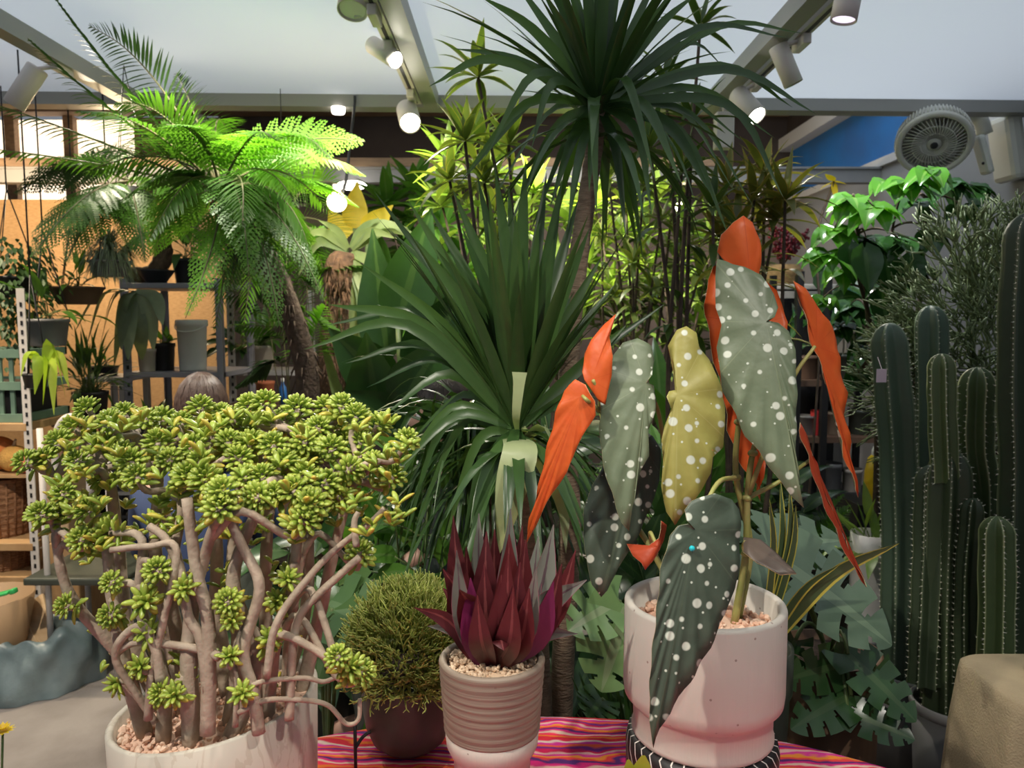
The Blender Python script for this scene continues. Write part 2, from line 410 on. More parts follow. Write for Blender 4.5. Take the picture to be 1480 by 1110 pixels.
q = P(485, 141, 3.9); b = MB(); lathe(b, [(0, 0), (.03, 0), (.034, .01), (.034, .03), (0, .03)], (q.x, 3.955, 2.51), 18); single('glint', b, emit('glint_glow', (1, .9, .8), 6), 'tiny glowing disc for the reflection on the far ceiling rail', 'glint')  # glowing disc stands in for a bright reflection on the rail
for i, (px, py, Y, r) in enumerate(((186, 298, 5.6, .075), (984, 300, 6.8, .05))):
    q = P(px, py, Y); t = thing('pendant_bulb', ('warm glowing bulb behind the hanging plants at far left', 'tiny glowing bulb far behind the tall stems')[i], 'bulb', q)
    b = MB(); ball(b, q, r, 16, 10); build('globe', b, emit('far_bulb%d' % i, (1, .88, .66), 18), t)
    b = MB(); tube(b, [q+V((0, 0, r*.9)), (q.x, q.y, 2.49 if i == 0 else 3.45)], .007, 6); build('cord', b, M['darksteel'], t)
    lightpoint('bulb_light', q+V((0, -r-.05, 0)), (40, 12)[i], (1, .76, .46))

# ================================================================== wall fan
q = P(1350, 208, 4.0)
t = thing('wall_fan', 'cream wall fan with a round slotted housing on the grey right wall', 'fan', P(1412, 210, 4.25))
cream = solid('fan_cream', (.62, .62, .55), .4); creamd = solid('fan_grille', (.42, .42, .37), .4)
ax = V((-.30, -.66, -.62)).normalized(); Mr = UP.rotation_difference(ax).to_matrix(); rf = .175
b = MB(); lathe(b, [(0, -.15), (.09, -.15), (.14, -.13), (.166, -.08), (.175, -.01), (.178, .0), (.172, .012), (.150, .012), (.146, .0), (.146, -.03)], q, 64, M=Mr)
for i in range(64):
    a = 2*pi*i/64; e = V((cos(a), sin(a), 0))
    obox(b, q+Mr @ (e*.171+V((0, 0, -.08))), q+Mr @ (e*.180+V((0, 0, -.012))), .006, .006, up=Mr @ e)
build('housing', b, cream, t)
b = MB()
for i in range(44):
    a = 2*pi*i/44; p0 = V((cos(a)*.035, sin(a)*.035, .008)); p1 = V((cos(a+.35)*.092, sin(a+.35)*.092, .012)); p2 = V((cos(a+.5)*.15, sin(a+.5)*.15, 0))
    tube(b, [q+Mr @ x for x in (p0, p1, p2)], .0022, 4)
for r in (.06, .10): lathe(b, [(r-.002, .010), (r+.002, .010), (r+.002, .006), (r-.002, .006)], q, 48, M=Mr, closed=True)
build('grille', b, cream, t)
b = MB(); lathe(b, [(0, .017), (.028, .015), (.035, .008), (.035, 0)], q, 24, M=Mr); build('hub', b, creamd, t)
b = MB(); lathe(b, [(0, .018), (.018, .018), (.018, .012)], q, 24, M=Mr); build('badge', b, M['darksteel'], t)
b = MB()
for i in range(5):
    a = 2*pi*i/5; e = V((cos(a), sin(a), 0)); g = V((-sin(a), cos(a), 0))
    b.add([q+Mr @ v for v in (e*.03+V((0, 0, -.03)), e*.03+g*.03+V((0, 0, -.045)), e*.135+g*.07+V((0, 0, -.055)), e*.138-g*.01+V((0, 0, -.025)))], [(0, 1, 2, 3)])
build('blades', b, creamd, t)
# wall plate, yoke arm, control strip
b = MB(); obox(b, P(1412, 168, 4.22)+V((.14, 0, 0)), P(1425, 262, 4.22)+V((.14, 0, 0)), .20, .09); build('wall_plate', b, cream, t, smooth=False, bevel=.03)
b = MB(); tube(b, crom([q+Mr @ V((0, 0, -.12)), P(1382, 160, 4.15), P(1412, 166, 4.2), P(1424, 195, 4.2)], 6), .04, 12); build('arm', b, cream, t)
b = MB(); obox(b, P(1413, 196, 4.05), P(1428, 252, 4.05), .085, .04); build('control_strip', b, solid('fan_panel', (.66, .68, .60), .35), t, smooth=False, bevel=.018)
b = MB(); ball(b, P(1421, 236, 4.03), .008, 10, 8); build('button', b, M['darksteel'], t)

# ================================================================== camera, light, view
cam = bpy.data.cameras.new('camera'); co = bpy.data.objects.new('camera', cam); C.objects.link(co)
co.location = (0, 0, H); co.rotation_euler = (pi/2-PT, 0, 0)
cam.sensor_width = 36; cam.lens = 36*F/1480; cam.clip_start = .02
cam.dof.use_dof = True; cam.dof.focus_distance = 1.3; cam.dof.aperture_fstop = 7.5
SC.camera = co
w = bpy.data.worlds.new('world'); SC.world = w; w.use_nodes = True
w.node_tree.nodes['Background'].inputs[0].default_value = (.80, .88, 1, 1)
w.node_tree.nodes['Background'].inputs[1].default_value = .22
SC.view_settings.view_transform = 'Standard'; SC.view_settings.look = 'None'; SC.view_settings.gamma = 1; SC.view_settings.exposure = .12
try: SC.view_settings.use_curve_mapping = False
except Exception: pass
# track spotlights of the near bays (their tracks run on above the viewer)
lightspot('near_spotlight', (-.9, .25, 2.45), P(330, 800, 1.1), 95, (1, .93, .82), 62, .5, .025)
lightspot('near_spotlight', (.55, .15, 2.45), P(1010, 760, 1.2), 52, (1, .94, .84), 60, .5, .025)
lightspot('near_spotlight', (-.1, .9, 2.5), P(720, 950, 1.15), 36, (1, .92, .82), 50, .5, .025)
# unseen spots over the rear bays, several added to brighten dim areas
lightspot('rear_fill_spot', (-1.9, 3.5, 2.5), P(330, 300, 3.2), 38, (1, .88, .7), 110, .6)
lightspot('rear_fill_spot', (-3.6, 4.9, 2.45), (-3.9, 6.2, 1.6), 110, (1, .74, .45), 120, .6)
lightspot('rear_fill_spot', (-2.6, 3.1, 2.5), (-2.3, 3.3, .3), 130, (1, .82, .58), 80, .6)
lightspot('rear_fill_spot', (-1.0, 2.5, 2.5), (-1.1, 3.2, 1.5), 58, (1, .95, .82), 105, .6)  # added to brighten the fern area
lightspot('rear_fill_spot', (-1.75, 1.9, 2.5), (-2.0, 2.9, .0), 120, (1, .86, .68), 75, .6)  # added to brighten the floor at left
lightspot('rear_fill_spot', (-.4, 2.9, 2.5), (-.5, 3.4, 1.3), 60, (1, .95, .85), 100, .6)
lightspot('rear_fill_spot', (.1, 3.6, 2.5), (.2, 4.2, 1.4), 110, (1, .92, .78), 120, .6)
lightspot('rear_fill_spot', (1.3, 3.0, 2.5), (1.5, 3.2, 1.4), 45, (.95, .97, 1), 100, .6)
lightspot('rear_fill_spot', (.35, 4.1, 2.5), (.4, 5.3, 1.3), 150, (1, .9, .75), 130, .6)
l = bpy.data.lights.new('rear_area_light', 'AREA'); l.energy = 26; l.size = 1.3; l.size_y = 2.4; l.shape = 'RECTANGLE'; l.color = (.85, .93, 1)  # cool area lamp under the rear roof, aimed straight down
o = bpy.data.objects.new('rear_area_light', l); C.objects.link(o); o.location = (1.6, 5.0, 3.8); o.rotation_euler = (0, 0, 0)

l = bpy.data.lights.new('ceiling_backlight', 'AREA'); l.energy = 95; l.size = 6.6; l.size_y = 4.4; l.shape = 'RECTANGLE'; l.color = (.88, .94, 1)  # unseen area lamp added above the fabric to make the ceiling brighter
o = bpy.data.objects.new('ceiling_backlight', l); C.objects.link(o); o.location = (-.6, 1.7, 3.5)
# ================================================================== table and cloth
TZ = .72; TX, TY, TA, TB = .05, .85, .86, .60
def clothmat():
    m, nt, b, o = newmat('woven_stripe_cloth'); b.inputs['Roughness'].default_value = .85; b.inputs['Specular IOR Level'].default_value = .15
    tc = nd(nt, 'TexCoord'); se = nd(nt, 'SeparateXYZ'); nt.links.new(tc.outputs['Object'], se.inputs[0])
    mp = nd(nt, 'Mapping'); mp.inputs['Scale'].default_value = (5, 9, 5); nt.links.new(tc.outputs['Object'], mp.inputs[0])
    nz = nd(nt, 'TexNoise', i_Scale=1.2, i_Detail=3.); nt.links.new(mp.outputs[0], nz.inputs['Vector'])
    mp2 = nd(nt, 'Mapping'); mp2.inputs['Scale'].default_value = (28, 60, 28); nt.links.new(tc.outputs['Object'], mp2.inputs[0])
    nz2 = nd(nt, 'TexNoise', i_Scale=1., i_Detail=2.); nt.links.new(mp2.outputs[0], nz2.inputs['Vector'])
    yz = math_(nt, 'SUBTRACT', se.outputs[1], se.outputs[2])
    v = math_(nt, 'ADD', math_(nt, 'MULTIPLY', yz, 10.5), math_(nt, 'MULTIPLY', nz.outputs[0], .95))
    v = math_(nt, 'ADD', v, math_(nt, 'MULTIPLY', nz2.outputs[0], .10))
    fr = math_(nt, 'FRACT', v)
    cr = nd(nt, 'ValToRGB'); nt.links.new(fr, cr.inputs[0]); el = cr.color_ramp.elements; cr.color_ramp.interpolation = 'LINEAR'
    cols = [(.70, .03, .05), (.82, .20, .03), (.85, .04, .10), (.80, .55, .42), (.72, .03, .20), (.10, .03, .16), (.80, .06, .06), (.85, .28, .04), (.75, .05, .30), (.80, .45, .40), (.68, .02, .10), (.20, .03, .22), (.85, .12, .05), (.70, .04, .32), (.80, .60, .50), (.75, .03, .08)]
    n = len(cols)
    el[0].position = 0; el[0].color = rgb(cols[0]); el[1].position = 1; el[1].color = rgb(cols[0])
    for i in range(1, n):
        for dx, k in ((-.018, i-1), (.012, i)):
            e = el.new(i/n+dx); e.color = rgb(cols[k])
    nt.links.new(cr.outputs[0], b.inputs['Base Color'])
    wv = nd(nt, 'TexNoise', i_Scale=420., i_Detail=2.); nt.links.new(tc.outputs['Object'], wv.inputs['Vector'])
    bp = nd(nt, 'Bump', i_Strength=.35, i_Distance=.004); nt.links.new(wv.outputs[0], bp.inputs['Height']); nt.links.new(bp.outputs[0], b.inputs['Normal'])
    return m
def ellip(mb, a, bb, rows, n=96, m=0):
    vs = []; fs = []
    for sc, z, wv in rows:
        for j in range(n):
            t = 2*pi*j/n; k = sc+wv*sin(t*13)
            vs.append((TX+a*k*cos(t), TY+bb*k*sin(t), z))
    for i in range(len(rows)-1):
        for j in range(n): fs.append((i*n+j, i*n+(j+1) % n, (i+1)*n+(j+1) % n, (i+1)*n+j))
    mb.add(vs, fs, m)
wood = solid('table_wood', (.22, .12, .06), .6, (.15, .08, .04), 8)
t = thing('table', 'oval wooden table under the striped pink cloth', 'table', (TX, TY, 0))
b = MB(); ellip(b, TA-.006, TB-.006, [(0, .69, 0), (1, .69, 0), (1, TZ-.004, 0), (0, TZ-.004, 0)]); build('tabletop', b, wood, t)
for sx in (-1, 1):
    for sy in (-1, 1):
        b = MB(); tube(b, [(TX+sx*.5, TY+sy*.33, .69), (TX+sx*.56, TY+sy*.37, 0)], [.026, .02], 10); build('leg', b, wood, t)
b = MB(); ellip(b, TA, TB, [(0, TZ, 0), (.5, TZ, 0), (.97, TZ, 0), (.995, TZ-.003, 0), (1.006, TZ-.015, .001), (1.015, TZ-.10, .012), (1.02, TZ-.26, .022)][::-1])
single('tablecloth', b, clothmat(), 'striped red, pink and orange woven cloth over the table', 'tablecloth')

# ================================================================== spotted begonia in its pale pot
def ceram(name, c, c2, speck=(.2, .13, .1), bump=.25, comb=0):
    m, nt, b, o = newmat(name); b.inputs['Roughness'].default_value = .55
    tc = nd(nt, 'TexCoord'); nz = nd(nt, 'TexNoise', i_Scale=9., i_Detail=5.); nt.links.new(tc.outputs['Object'], nz.inputs['Vector'])
    col = mixc(nt, nz.outputs[0], c, c2)
    vo = nd(nt, 'TexVoronoi', i_Scale=38.); nt.links.new(tc.outputs['Object'], vo.inputs['Vector'])
    sp_ = math_(nt, 'LESS_THAN', vo.outputs['Distance'], .075)
    col = mixc(nt, math_(nt, 'MULTIPLY', sp_, .7), col, speck); nt.links.new(col, b.inputs['Base Color'])
    mp = nd(nt, 'Mapping'); mp.inputs['Scale'].default_value = (150, 150, 4) if comb == 1 else (3, 3, 130) if comb == 2 else (60, 60, 60); nt.links.new(tc.outputs['Object'], mp.inputs[0])
    n2 = nd(nt, 'TexNoise', i_Scale=1., i_Detail=3.); nt.links.new(mp.outputs[0], n2.inputs['Vector'])
    h = math_(nt, 'SUBTRACT', n2.outputs[0], math_(nt, 'MULTIPLY', sp_, .8))
    bp = nd(nt, 'Bump', i_Strength=bump, i_Distance=.003); nt.links.new(h, bp.inputs['Height']); nt.links.new(bp.outputs[0], b.inputs['Normal'])
    return m
gravelm = leafm('gravel', (.42, .26, .15), (.72, .56, .40), .8, 0)
gravelp = leafm('gravel_pink', (.55, .28, .18), (.75, .56, .42), .8, 0)
def gravel(t, c, rad, z, n, r, mat, name='gravel'):
    b = MB(); lathe(b, [(rad, z-.012), (rad*.98, z-.004), (rad*.5, z), (0, z)], (c[0], c[1], 0), 28); 
    for i in range(n):
        q = sqrt(R.random())*rad*.97; a = R.random()*2*pi
        stone(b, (c[0]+q*cos(a), c[1]+q*sin(a), z+rr(-.002, .006)), r*rr(.6, 1.25))
    return build(name, b, mat, t, smooth=False)
def potshape(rows, th):
    """outer profile rows (r, z) bottom to top; returns closed hollow section down to the gravel"""
    r, z = rows[-1]
    return [(0, rows[0][1])]+rows+[(r-th*.5, z+.003), (r-th, z-.002), (r-th, z-.05), (0, z-.05)]

BC = P(1018, 868, 1.225); bx, by = BC.x, BC.y
zr = BC.z; zb = P(1018, 1056, 1.225).z
t = thing('pot_stand', 'black round stand with white slanting lines under the pale begonia pot', 'stand', (bx, by, TZ))
def stripemat():
    m, nt, b, o = newmat('black_white_lines'); b.inputs['Roughness'].default_value = .5
    tc = nd(nt, 'TexCoord'); gr = nd(nt, 'TexGradient', gradient_type='RADIAL'); nt.links.new(tc.outputs['Object'], gr.inputs[0])
    se = nd(nt, 'SeparateXYZ'); nt.links.new(tc.outputs['Object'], se.inputs[0])
    v = math_(nt, 'ADD', math_(nt, 'MULTIPLY', gr.outputs[0], 38.), math_(nt, 'MULTIPLY', se.outputs[2], 26.))
    v = math_(nt, 'FRACT', v); col = mixc(nt, math_(nt, 'LESS_THAN', v, .13), (.012, .009, .009), (.68, .62, .56)); nt.links.new(col, b.inputs['Base Color']); return m
rs = S(113, 1.225)
b = MB(); lathe(b, [(0, TZ), (rs*.93, TZ), (rs*.99, TZ+.012), (rs*1.0, zb-.018), (rs*.97, zb-.002), (rs*.9, zb), (0, zb)], (bx, by, 0), 64); build('drum', b, stripemat(), t)

t = thing('begonia', 'spotted begonia with orange-backed leaves in a pale pink ceramic pot', 'potted plant', (bx, by, zb))
r = S(118, 1.225); 
rows = [(r*.86, zb), (r*.885, zb+.004), (r*.885, zb+.010), (r*.865, zb+.016), (r*.87, zb+.052), (r*.90, zb+.056), (r*.985, zb+.068), (r*1.0, zb+.085), (r*.995, zr-.004), (r*.985, zr)]
b = MB(); lathe(b, potshape(rows, .013), (bx, by, 0), 72); build('pot', b, ceram('pale_ceramic', (.50, .465, .40), (.57, .53, .465), comb=1), t)
gravel(t, (bx, by), r-.015, zr-.038, 260, .006, gravelp)

def begmat(name, c1, c2, spots, vein, trans, rough=.46):
    m, nt, b, out = newmat(name); b.inputs['Roughness'].default_value = rough
    at = nd(nt, 'Attribute', attribute_name='tint'); se = nd(nt, 'SeparateColor'); nt.links.new(at.outputs['Color'], se.inputs[0])
    cv = nd(nt, 'CombineXYZ'); nt.links.new(se.outputs[1], cv.inputs[0]); nt.links.new(se.outputs[2], cv.inputs[1]); nt.links.new(math_(nt, 'MULTIPLY', se.outputs[0], 3.), cv.inputs[2])
    nz = nd(nt, 'TexNoise', i_Scale=30., i_Detail=3.); nt.links.new(cv.outputs[0], nz.inputs['Vector'])
    col = mixc(nt, nz.outputs[0], c1, c2)
    ang = math_(nt, 'ARCTAN2', se.outputs[2], se.outputs[1])
    vv = math_(nt, 'ABSOLUTE', math_(nt, 'SINE', math_(nt, 'MULTIPLY', ang, 3.5)))
    col = mixc(nt, math_(nt, 'MULTIPLY', math_(nt, 'LESS_THAN', vv, .04), .35), col, vein)
    if spots:
        for sc, th, s0 in ((36., .215, .66), (80., .14, .16)):
            vo = nd(nt, 'TexVoronoi', i_Scale=sc, i_Randomness=.8); vo.voronoi_dimensions = '2D'; nt.links.new(cv.outputs[0], vo.inputs['Vector'])
            sc2 = nd(nt, 'SeparateColor'); nt.links.new(vo.outputs['Color'], sc2.inputs[0])
            lim = math_(nt, 'MULTIPLY', math_(nt, 'GREATER_THAN', sc2.outputs[0], 1-s0), math_(nt, 'MULTIPLY_ADD', sc2.outputs[1], th*.65, th*.55))
            mr = nd(nt, 'MapRange'); nt.links.new(math_(nt, 'SUBTRACT', lim, vo.outputs['Distance']), mr.inputs[0]); mr.inputs[1].default_value = -.02; mr.inputs[2].default_value = .05
            col = mixc(nt, mr.outputs[0], col, (.56, .60, .50))
    nt.links.new(col, b.inputs['Base Color'])
    bp = nd(nt, 'Bump', i_Strength=.5, i_Distance=.004); nt.links.new(nz.outputs[0], bp.inputs['Height']); nt.links.new(bp.outputs[0], b.inputs['Normal'])
    tr = nd(nt, 'BsdfTranslucent'); nt.links.new(col, tr.inputs[0]); mx = nd(nt, 'MixShader'); mx.inputs[0].default_value = trans
    nt.links.new(b.outputs[0], mx.inputs[1]); nt.links.new(tr.outputs[0], mx.inputs[2]); nt.links.new(mx.outputs[0], out.inputs[0]); return m
bg_green = begmat('begonia_green', (.10, .135, .075), (.17, .21, .125), True, (.26, .30, .17), .12)
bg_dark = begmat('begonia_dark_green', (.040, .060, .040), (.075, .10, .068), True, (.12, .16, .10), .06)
bg_yel = begmat('begonia_yellow_green', (.26, .23, .05), (.36, .34, .09), True, (.45, .42, .16), .2)
bg_red = begmat('begonia_orange_back', (.68, .085, .018), (.82, .17, .03), False, (.50, .04, .012), .35)
bg_dred = begmat('begonia_red_back', (.42, .05, .02), (.55, .09, .03), False, (.30, .02, .01), .3)
bg_brown = begmat('begonia_brown_leaf', (.075, .055, .04), (.11, .08, .06), False, (.14, .1, .07), .1)
bg_stem = solid('begonia_stem', (.26, .28, .07), .45, (.34, .30, .10), 30)
bg_rim = solid('begonia_rim', (.50, .42, .22), .5)
def begleaf(outline, J, tip, Y, n, mats, bulge=.018, ruff=.006, label=None, rings=7, red=None):
    """leaf blade through its own outline, laid on a plane at J with normal n, then arched and ruffled; green face and coloured back, 1.2 mm thick"""
    n = V(n).normalized(); J3 = P(J[0], J[1], Y); o = V((0, 0, H))
    def on(px, py):
        d = P(px, py, 1)-o; return o+d*((J3-o).dot(n)/d.dot(n))
    T3 = on(*tip); e = (T3-J3).normalized(); g = n.cross(e); L = (T3-J3).length
    # finer outline
    pts = []; k = len(outline)
    for i in range(k):
        a, c = outline[i], outline[(i+1) % k]; q = max(1, int(sqrt((a[0]-c[0])**2+(a[1]-c[1])**2)/11))
        pts += [(a[0]+(c[0]-a[0])*j/q, a[1]+(c[1]-a[1])*j/q) for j in range(q)]
    k = len(pts); O = [on(*p) for p in pts]; rd = R.random(); ph = R.random()*6
    vs = [J3]; ts = [(rd, 0, 0)]
    for q in range(1, rings+1):
        s = q/rings
        for i in range(k):
            p = J3+(O[i]-J3)*s; x = (p-J3).dot(e); y = (p-J3).dot(g)
            h = -bulge*(y/(L*.3))**2-bulge*1.2*(x/L)**2+ruff*s**3*sin(i*1.35+ph)+ruff*.18*s*sin(atan2(y, x)*7)
            vs.append(p+n*h); ts.append((rd, x, y))
    fs = [(0, 1+i, 1+(i+1) % k) for i in range(k)]
    for q in range(rings-1):
        for i in range(k):
            a = 1+q*k+i; c = 1+q*k+(i+1) % k; fs.append((a, a+k, c+k, c))
    b = MB(); nv = len(vs)
    # which way do the faces look?  material 0 is on the n side
    f0 = fs[0]; nn = (vs[f0[1]]-vs[f0[0]]).cross(vs[f0[2]]-vs[f0[0]])
    if nn.dot(n) < 0: fs = [tuple(reversed(f)) for f in fs]
    b.add(vs, fs, 0, ts)
    b.add([v-n*.0012 for v in vs], [tuple(reversed(f)) for f in fs], 1, ts)
    base = 1+(rings-1)*k
    rim = [(base+i, base+(i+1) % k, nv+base+(i+1) % k, nv+base+i) for i in range(k)]
    b.f += rim; b.m += [2]*k
    return build('leaf', b, mats+[bg_rim], t, label=label), J3
fr_ = (0, -1, .35)
G = [bg_green, bg_red]
LA = [(1038, 372), (1061, 379), (1078, 383), (1100, 399), (1120, 423), (1126, 443), (1119, 459), (1108, 464), (1126, 466), (1142, 477), (1150, 505), (1153, 548), (1153, 636), (1157, 676), (1167, 733), (1151, 716), (1126, 687), (1100, 650), (1081, 628), (1061, 585), (1047, 560), (1044, 540), (1039, 497), (1044, 468), (1037, 440), (1035, 397)]
LB = [(922, 488), (942, 500), (947, 520), (942, 542), (934, 553), (946, 557), (950, 579), (947, 594), (939, 620), (939, 659), (930, 676), (922, 710), (915, 767), (905, 756), (885, 699), (875, 662), (871, 611), (875, 554), (879, 542), (888, 514), (902, 494)]
LC = [(925, 620), (945, 630), (956, 650), (956, 693), (942, 733), (919, 787), (896, 821), (882, 855), (873, 864), (859, 846), (848, 795), (846, 738), (859, 699), (873, 673), (895, 630)]
LD = [(992, 471), (1007, 480), (1012, 500), (1027, 514), (1037, 540), (1046, 556), (1052, 583), (1050, 614), (1050, 642), (1032, 659), (1030, 682), (1017, 705), (1004, 724), (987, 744), (977, 759), (964, 739), (956, 702), (959, 665), (956, 636), (961, 614), (970, 591), (963, 574), (967, 565), (976, 562), (973, 534), (970, 511), (966, 497), (978, 477)]
LE = [(1001, 724), (1015, 718), (1032, 713), (1061, 722), (1072, 736), (1074, 784), (1072, 824), (1069, 852), (1055, 877), (1041, 917), (1024, 948), (1001, 988), (978, 1022), (959, 1059), (949, 1087), (946, 1073), (942, 1022), (943, 965), (949, 903), (953, 857), (956, 823), (959, 807), (970, 775), (981, 760), (994, 757), (1003, 764), (993, 752), (991, 737)]
R1 = [(1081, 314), (1095, 324), (1105, 350), (1105, 383), (1098, 402), (1082, 420), (1064, 400), (1046, 369), (1052, 344), (1066, 324)]
R2 = [(1034, 383), (1027, 403), (1021, 429), (1020, 440), (1025, 463), (1027, 491), (1032, 511), (1040, 545), (1049, 577), (1055, 622), (1072, 668), (1095, 699), (1105, 726), (1099, 712), (1112, 668), (1125, 600), (1132, 520), (1139, 466), (1134, 440), (1122, 420), (1090, 390), (1060, 378)]
R3 = [(1146, 406), (1162, 417), (1179, 432), (1188, 454), (1207, 474), (1213, 491), (1210, 505), (1219, 540), (1225, 568), (1222, 577), (1224, 611), (1230, 639), (1236, 682), (1247, 720), (1227, 673), (1213, 625), (1202, 568), (1196, 554), (1182, 517), (1173, 494), (1165, 463), (1156, 429)]
R4 = [(888, 453), (879, 486), (885, 514), (882, 542), (873, 585), (864, 580), (852, 560), (845, 549), (841, 537), (842, 511), (853, 491), (870, 468)]
R6 = [(830, 548), (846, 556), (860, 580), (860, 600), (853, 611), (831, 650), (820, 682), (797, 713), (777, 750), (755, 795), (763, 750), (774, 716), (788, 653), (803, 597), (814, 565)]
R5 = [(962, 752), (977, 758), (970, 778), (960, 795), (950, 808), (937, 824), (927, 804), (927, 786), (940, 790), (952, 778)]
LG = [(1156, 611), (1168, 628), (1174, 659), (1185, 682), (1196, 724), (1208, 744), (1219, 758), (1222, 781), (1236, 812), (1256, 849), (1230, 812), (1213, 775), (1199, 744), (1182, 707), (1171, 670), (1159, 634)]
LH = [(1075, 774), (1100, 779), (1126, 798), (1152, 827), (1129, 826), (1095, 812), (1075, 795)]
pet = []
for (ol, J, tip, Y, n, mats, lab, bl, rf) in (
    (R2, (1090, 470), (1105, 726), 1.34, (.1, -1, .15), [bg_red, bg_green], 'large orange underside behind the big spotted leaf', .01, .006),
    (R1, (1084, 412), (1081, 314), 1.31, (.05, -1, -.25), [bg_red, bg_green], 'topmost upright orange leaf back', .02, .003),
    (LA, (1107, 466), (1167, 733), 1.22, (-.1, -1, .3), G, 'big grey-green leaf with white spots', .02, .005),
    (LC, (925, 640), (873, 864), 1.30, (.15, -1, .3), [bg_dark, bg_dred], 'dark spotted leaf at the left', .015, .003),
    (LB, (934, 554), (915, 767), 1.24, (.2, -1, .3), G, 'left grey-green spotted leaf', .018, .004),
    (LD, (979, 571), (977, 759), 1.17, (-.15, -1, .3), [bg_yel, bg_red], 'yellow-green ruffled spotted leaf', .018, .007),
    (LE, (1005, 767), (949, 1087), 1.065, (.1, -1, .22), [bg_dark, bg_dred], 'dark front leaf hanging over the rim', .015, .004),
    (R3, (1180, 500), (1247, 720), 1.22, (.5, -1, .1), [bg_red, bg_green], 'narrow orange leaf back at the right', .004, .004),
    (R4, (855, 549), (888, 453), 1.22, (-.4, -1, .1), [bg_red, bg_green], 'upper orange leaf back at the left', .01, .003),
    (R6, (840, 572), (755, 795), 1.19, (-.45, -1, .1), [bg_red, bg_green], 'long orange leaf back at the left', .008, .004),
    (R5, (950, 790), (937, 824), 1.16, (.3, -1, .3), [bg_dred, bg_green], 'small curled red leaf', .01, .004),
    (LG, (1175, 663), (1256, 849), 1.24, (.7, -1, .2), [bg_dred, bg_green], 'thin edge-on reddish leaf', .003, .003),
    (LH, (1078, 784), (1152, 827), 1.19, (0, -.5, 1), [bg_brown, bg_dred], 'small dark drooping leaf', .004, .002)):
    o, J3 = begleaf(ol, J, tip, Y, n, mats, bl, rf, lab); pet.append((J, J3, o))
soilz = zr-.04
base = {i: V((bx+x, by+y, soilz)) for i, (x, y) in enumerate(((.05, 0), (.062, .02), (.03, .03), (-.02, .03)))}
def cane(pts, r0, r1, name='cane'):
    b = MB(); pp = crom(pts, 5); k = len(pp); tube(b, pp, [r0+(r1-r0)*i/(k-1) for i in range(k)], 8)
    for p in pts[1:-1]: ball(b, p, r0*1.35, 8, 6, sq=(1, 1, .7))
    return build(name, b, bg_stem, t)
cane([base[0], P(1078, 800, 1.235), P(1080, 720, 1.24), P(1088, 655, 1.245), P(1106, 600, 1.26)], .0065, .004)
cane([base[1], P(1084, 790, 1.25), P(1064, 690, 1.25), P(1068, 610, 1.26), P(1085, 500, 1.29)], .0065, .004)
cane([base[2], P(1030, 780, 1.25), P(985, 700, 1.25), P(960, 640, 1.28)], .006, .004)
cane([base[3], P(945, 800, 1.27), P(900, 720, 1.31), P(868, 594, 1.27)], .006, .0035)
def petiole(a, mid, j, o):
    b = MB(); pp = crom([a, mid, j], 6); tube(b, pp, [.0042-.0014*i/(len(pp)-1) for i in range(len(pp))], 7); build('petiole', b, bg_stem, o)
D = {id(o): (J, J3) for J, J3, o in pet}; L_ = [x[2] for x in pet]; J3_ = [x[1] for x in pet]
petiole(P(1085, 500, 1.29), P(1088, 485, 1.31), J3_[0]+V((0, .002, 0)), L_[0])
petiole(P(1085, 500, 1.29), P(1086, 450, 1.33), J3_[1]+V((0, .004, 0)), L_[1])
petiole(P(1106, 600, 1.26), P(1112, 530, 1.27), J3_[2]+V((0, .003, 0)), L_[2])
petiole(P(900, 720, 1.31), P(910, 680, 1.33), J3_[3]+V((0, .003, 0)), L_[3])
petiole(P(960, 640, 1.28), P(950, 590, 1.28), J3_[4]+V((0, .003, 0)), L_[4])
petiole(P(985, 700, 1.25), P(990, 630, 1.22), J3_[5]+V((0, .003, 0)), L_[5])
petiole(P(1064, 690, 1.25), P(1036, 700, 1.10), J3_[6]+V((0, .003, 0)), L_[6])
petiole(P(1080, 720, 1.24), P(1140, 560, 1.22), J3_[7]+V((-.003, -.002, 0)), L_[7])
petiole(P(868, 594, 1.27), P(866, 570, 1.23), J3_[8]+V((.002, -.003, 0)), L_[8])
petiole(P(868, 594, 1.27), P(850, 580, 1.18), J3_[9]+V((.002, -.003, 0)), L_[9])
petiole(P(945, 800, 1.27), P(940, 770, 1.2), J3_[10]+V((0, .003, 0)), L_[10])
petiole(P(1080, 720, 1.24), P(1128, 695, 1.25), J3_[11]+V((0, .003, 0)), L_[11])
petiole(P(1078, 800, 1.235), P(1074, 790, 1.22), J3_[12]+V((0, .003, 0)), L_[12])
b = MB(); ball(b, J3_[6]+V((-.007, -.012, -.022)), .0042, 10, 8); build('water_drop', b, solid('turquoise_drop', (.02, .45, .50), .15), L_[6])

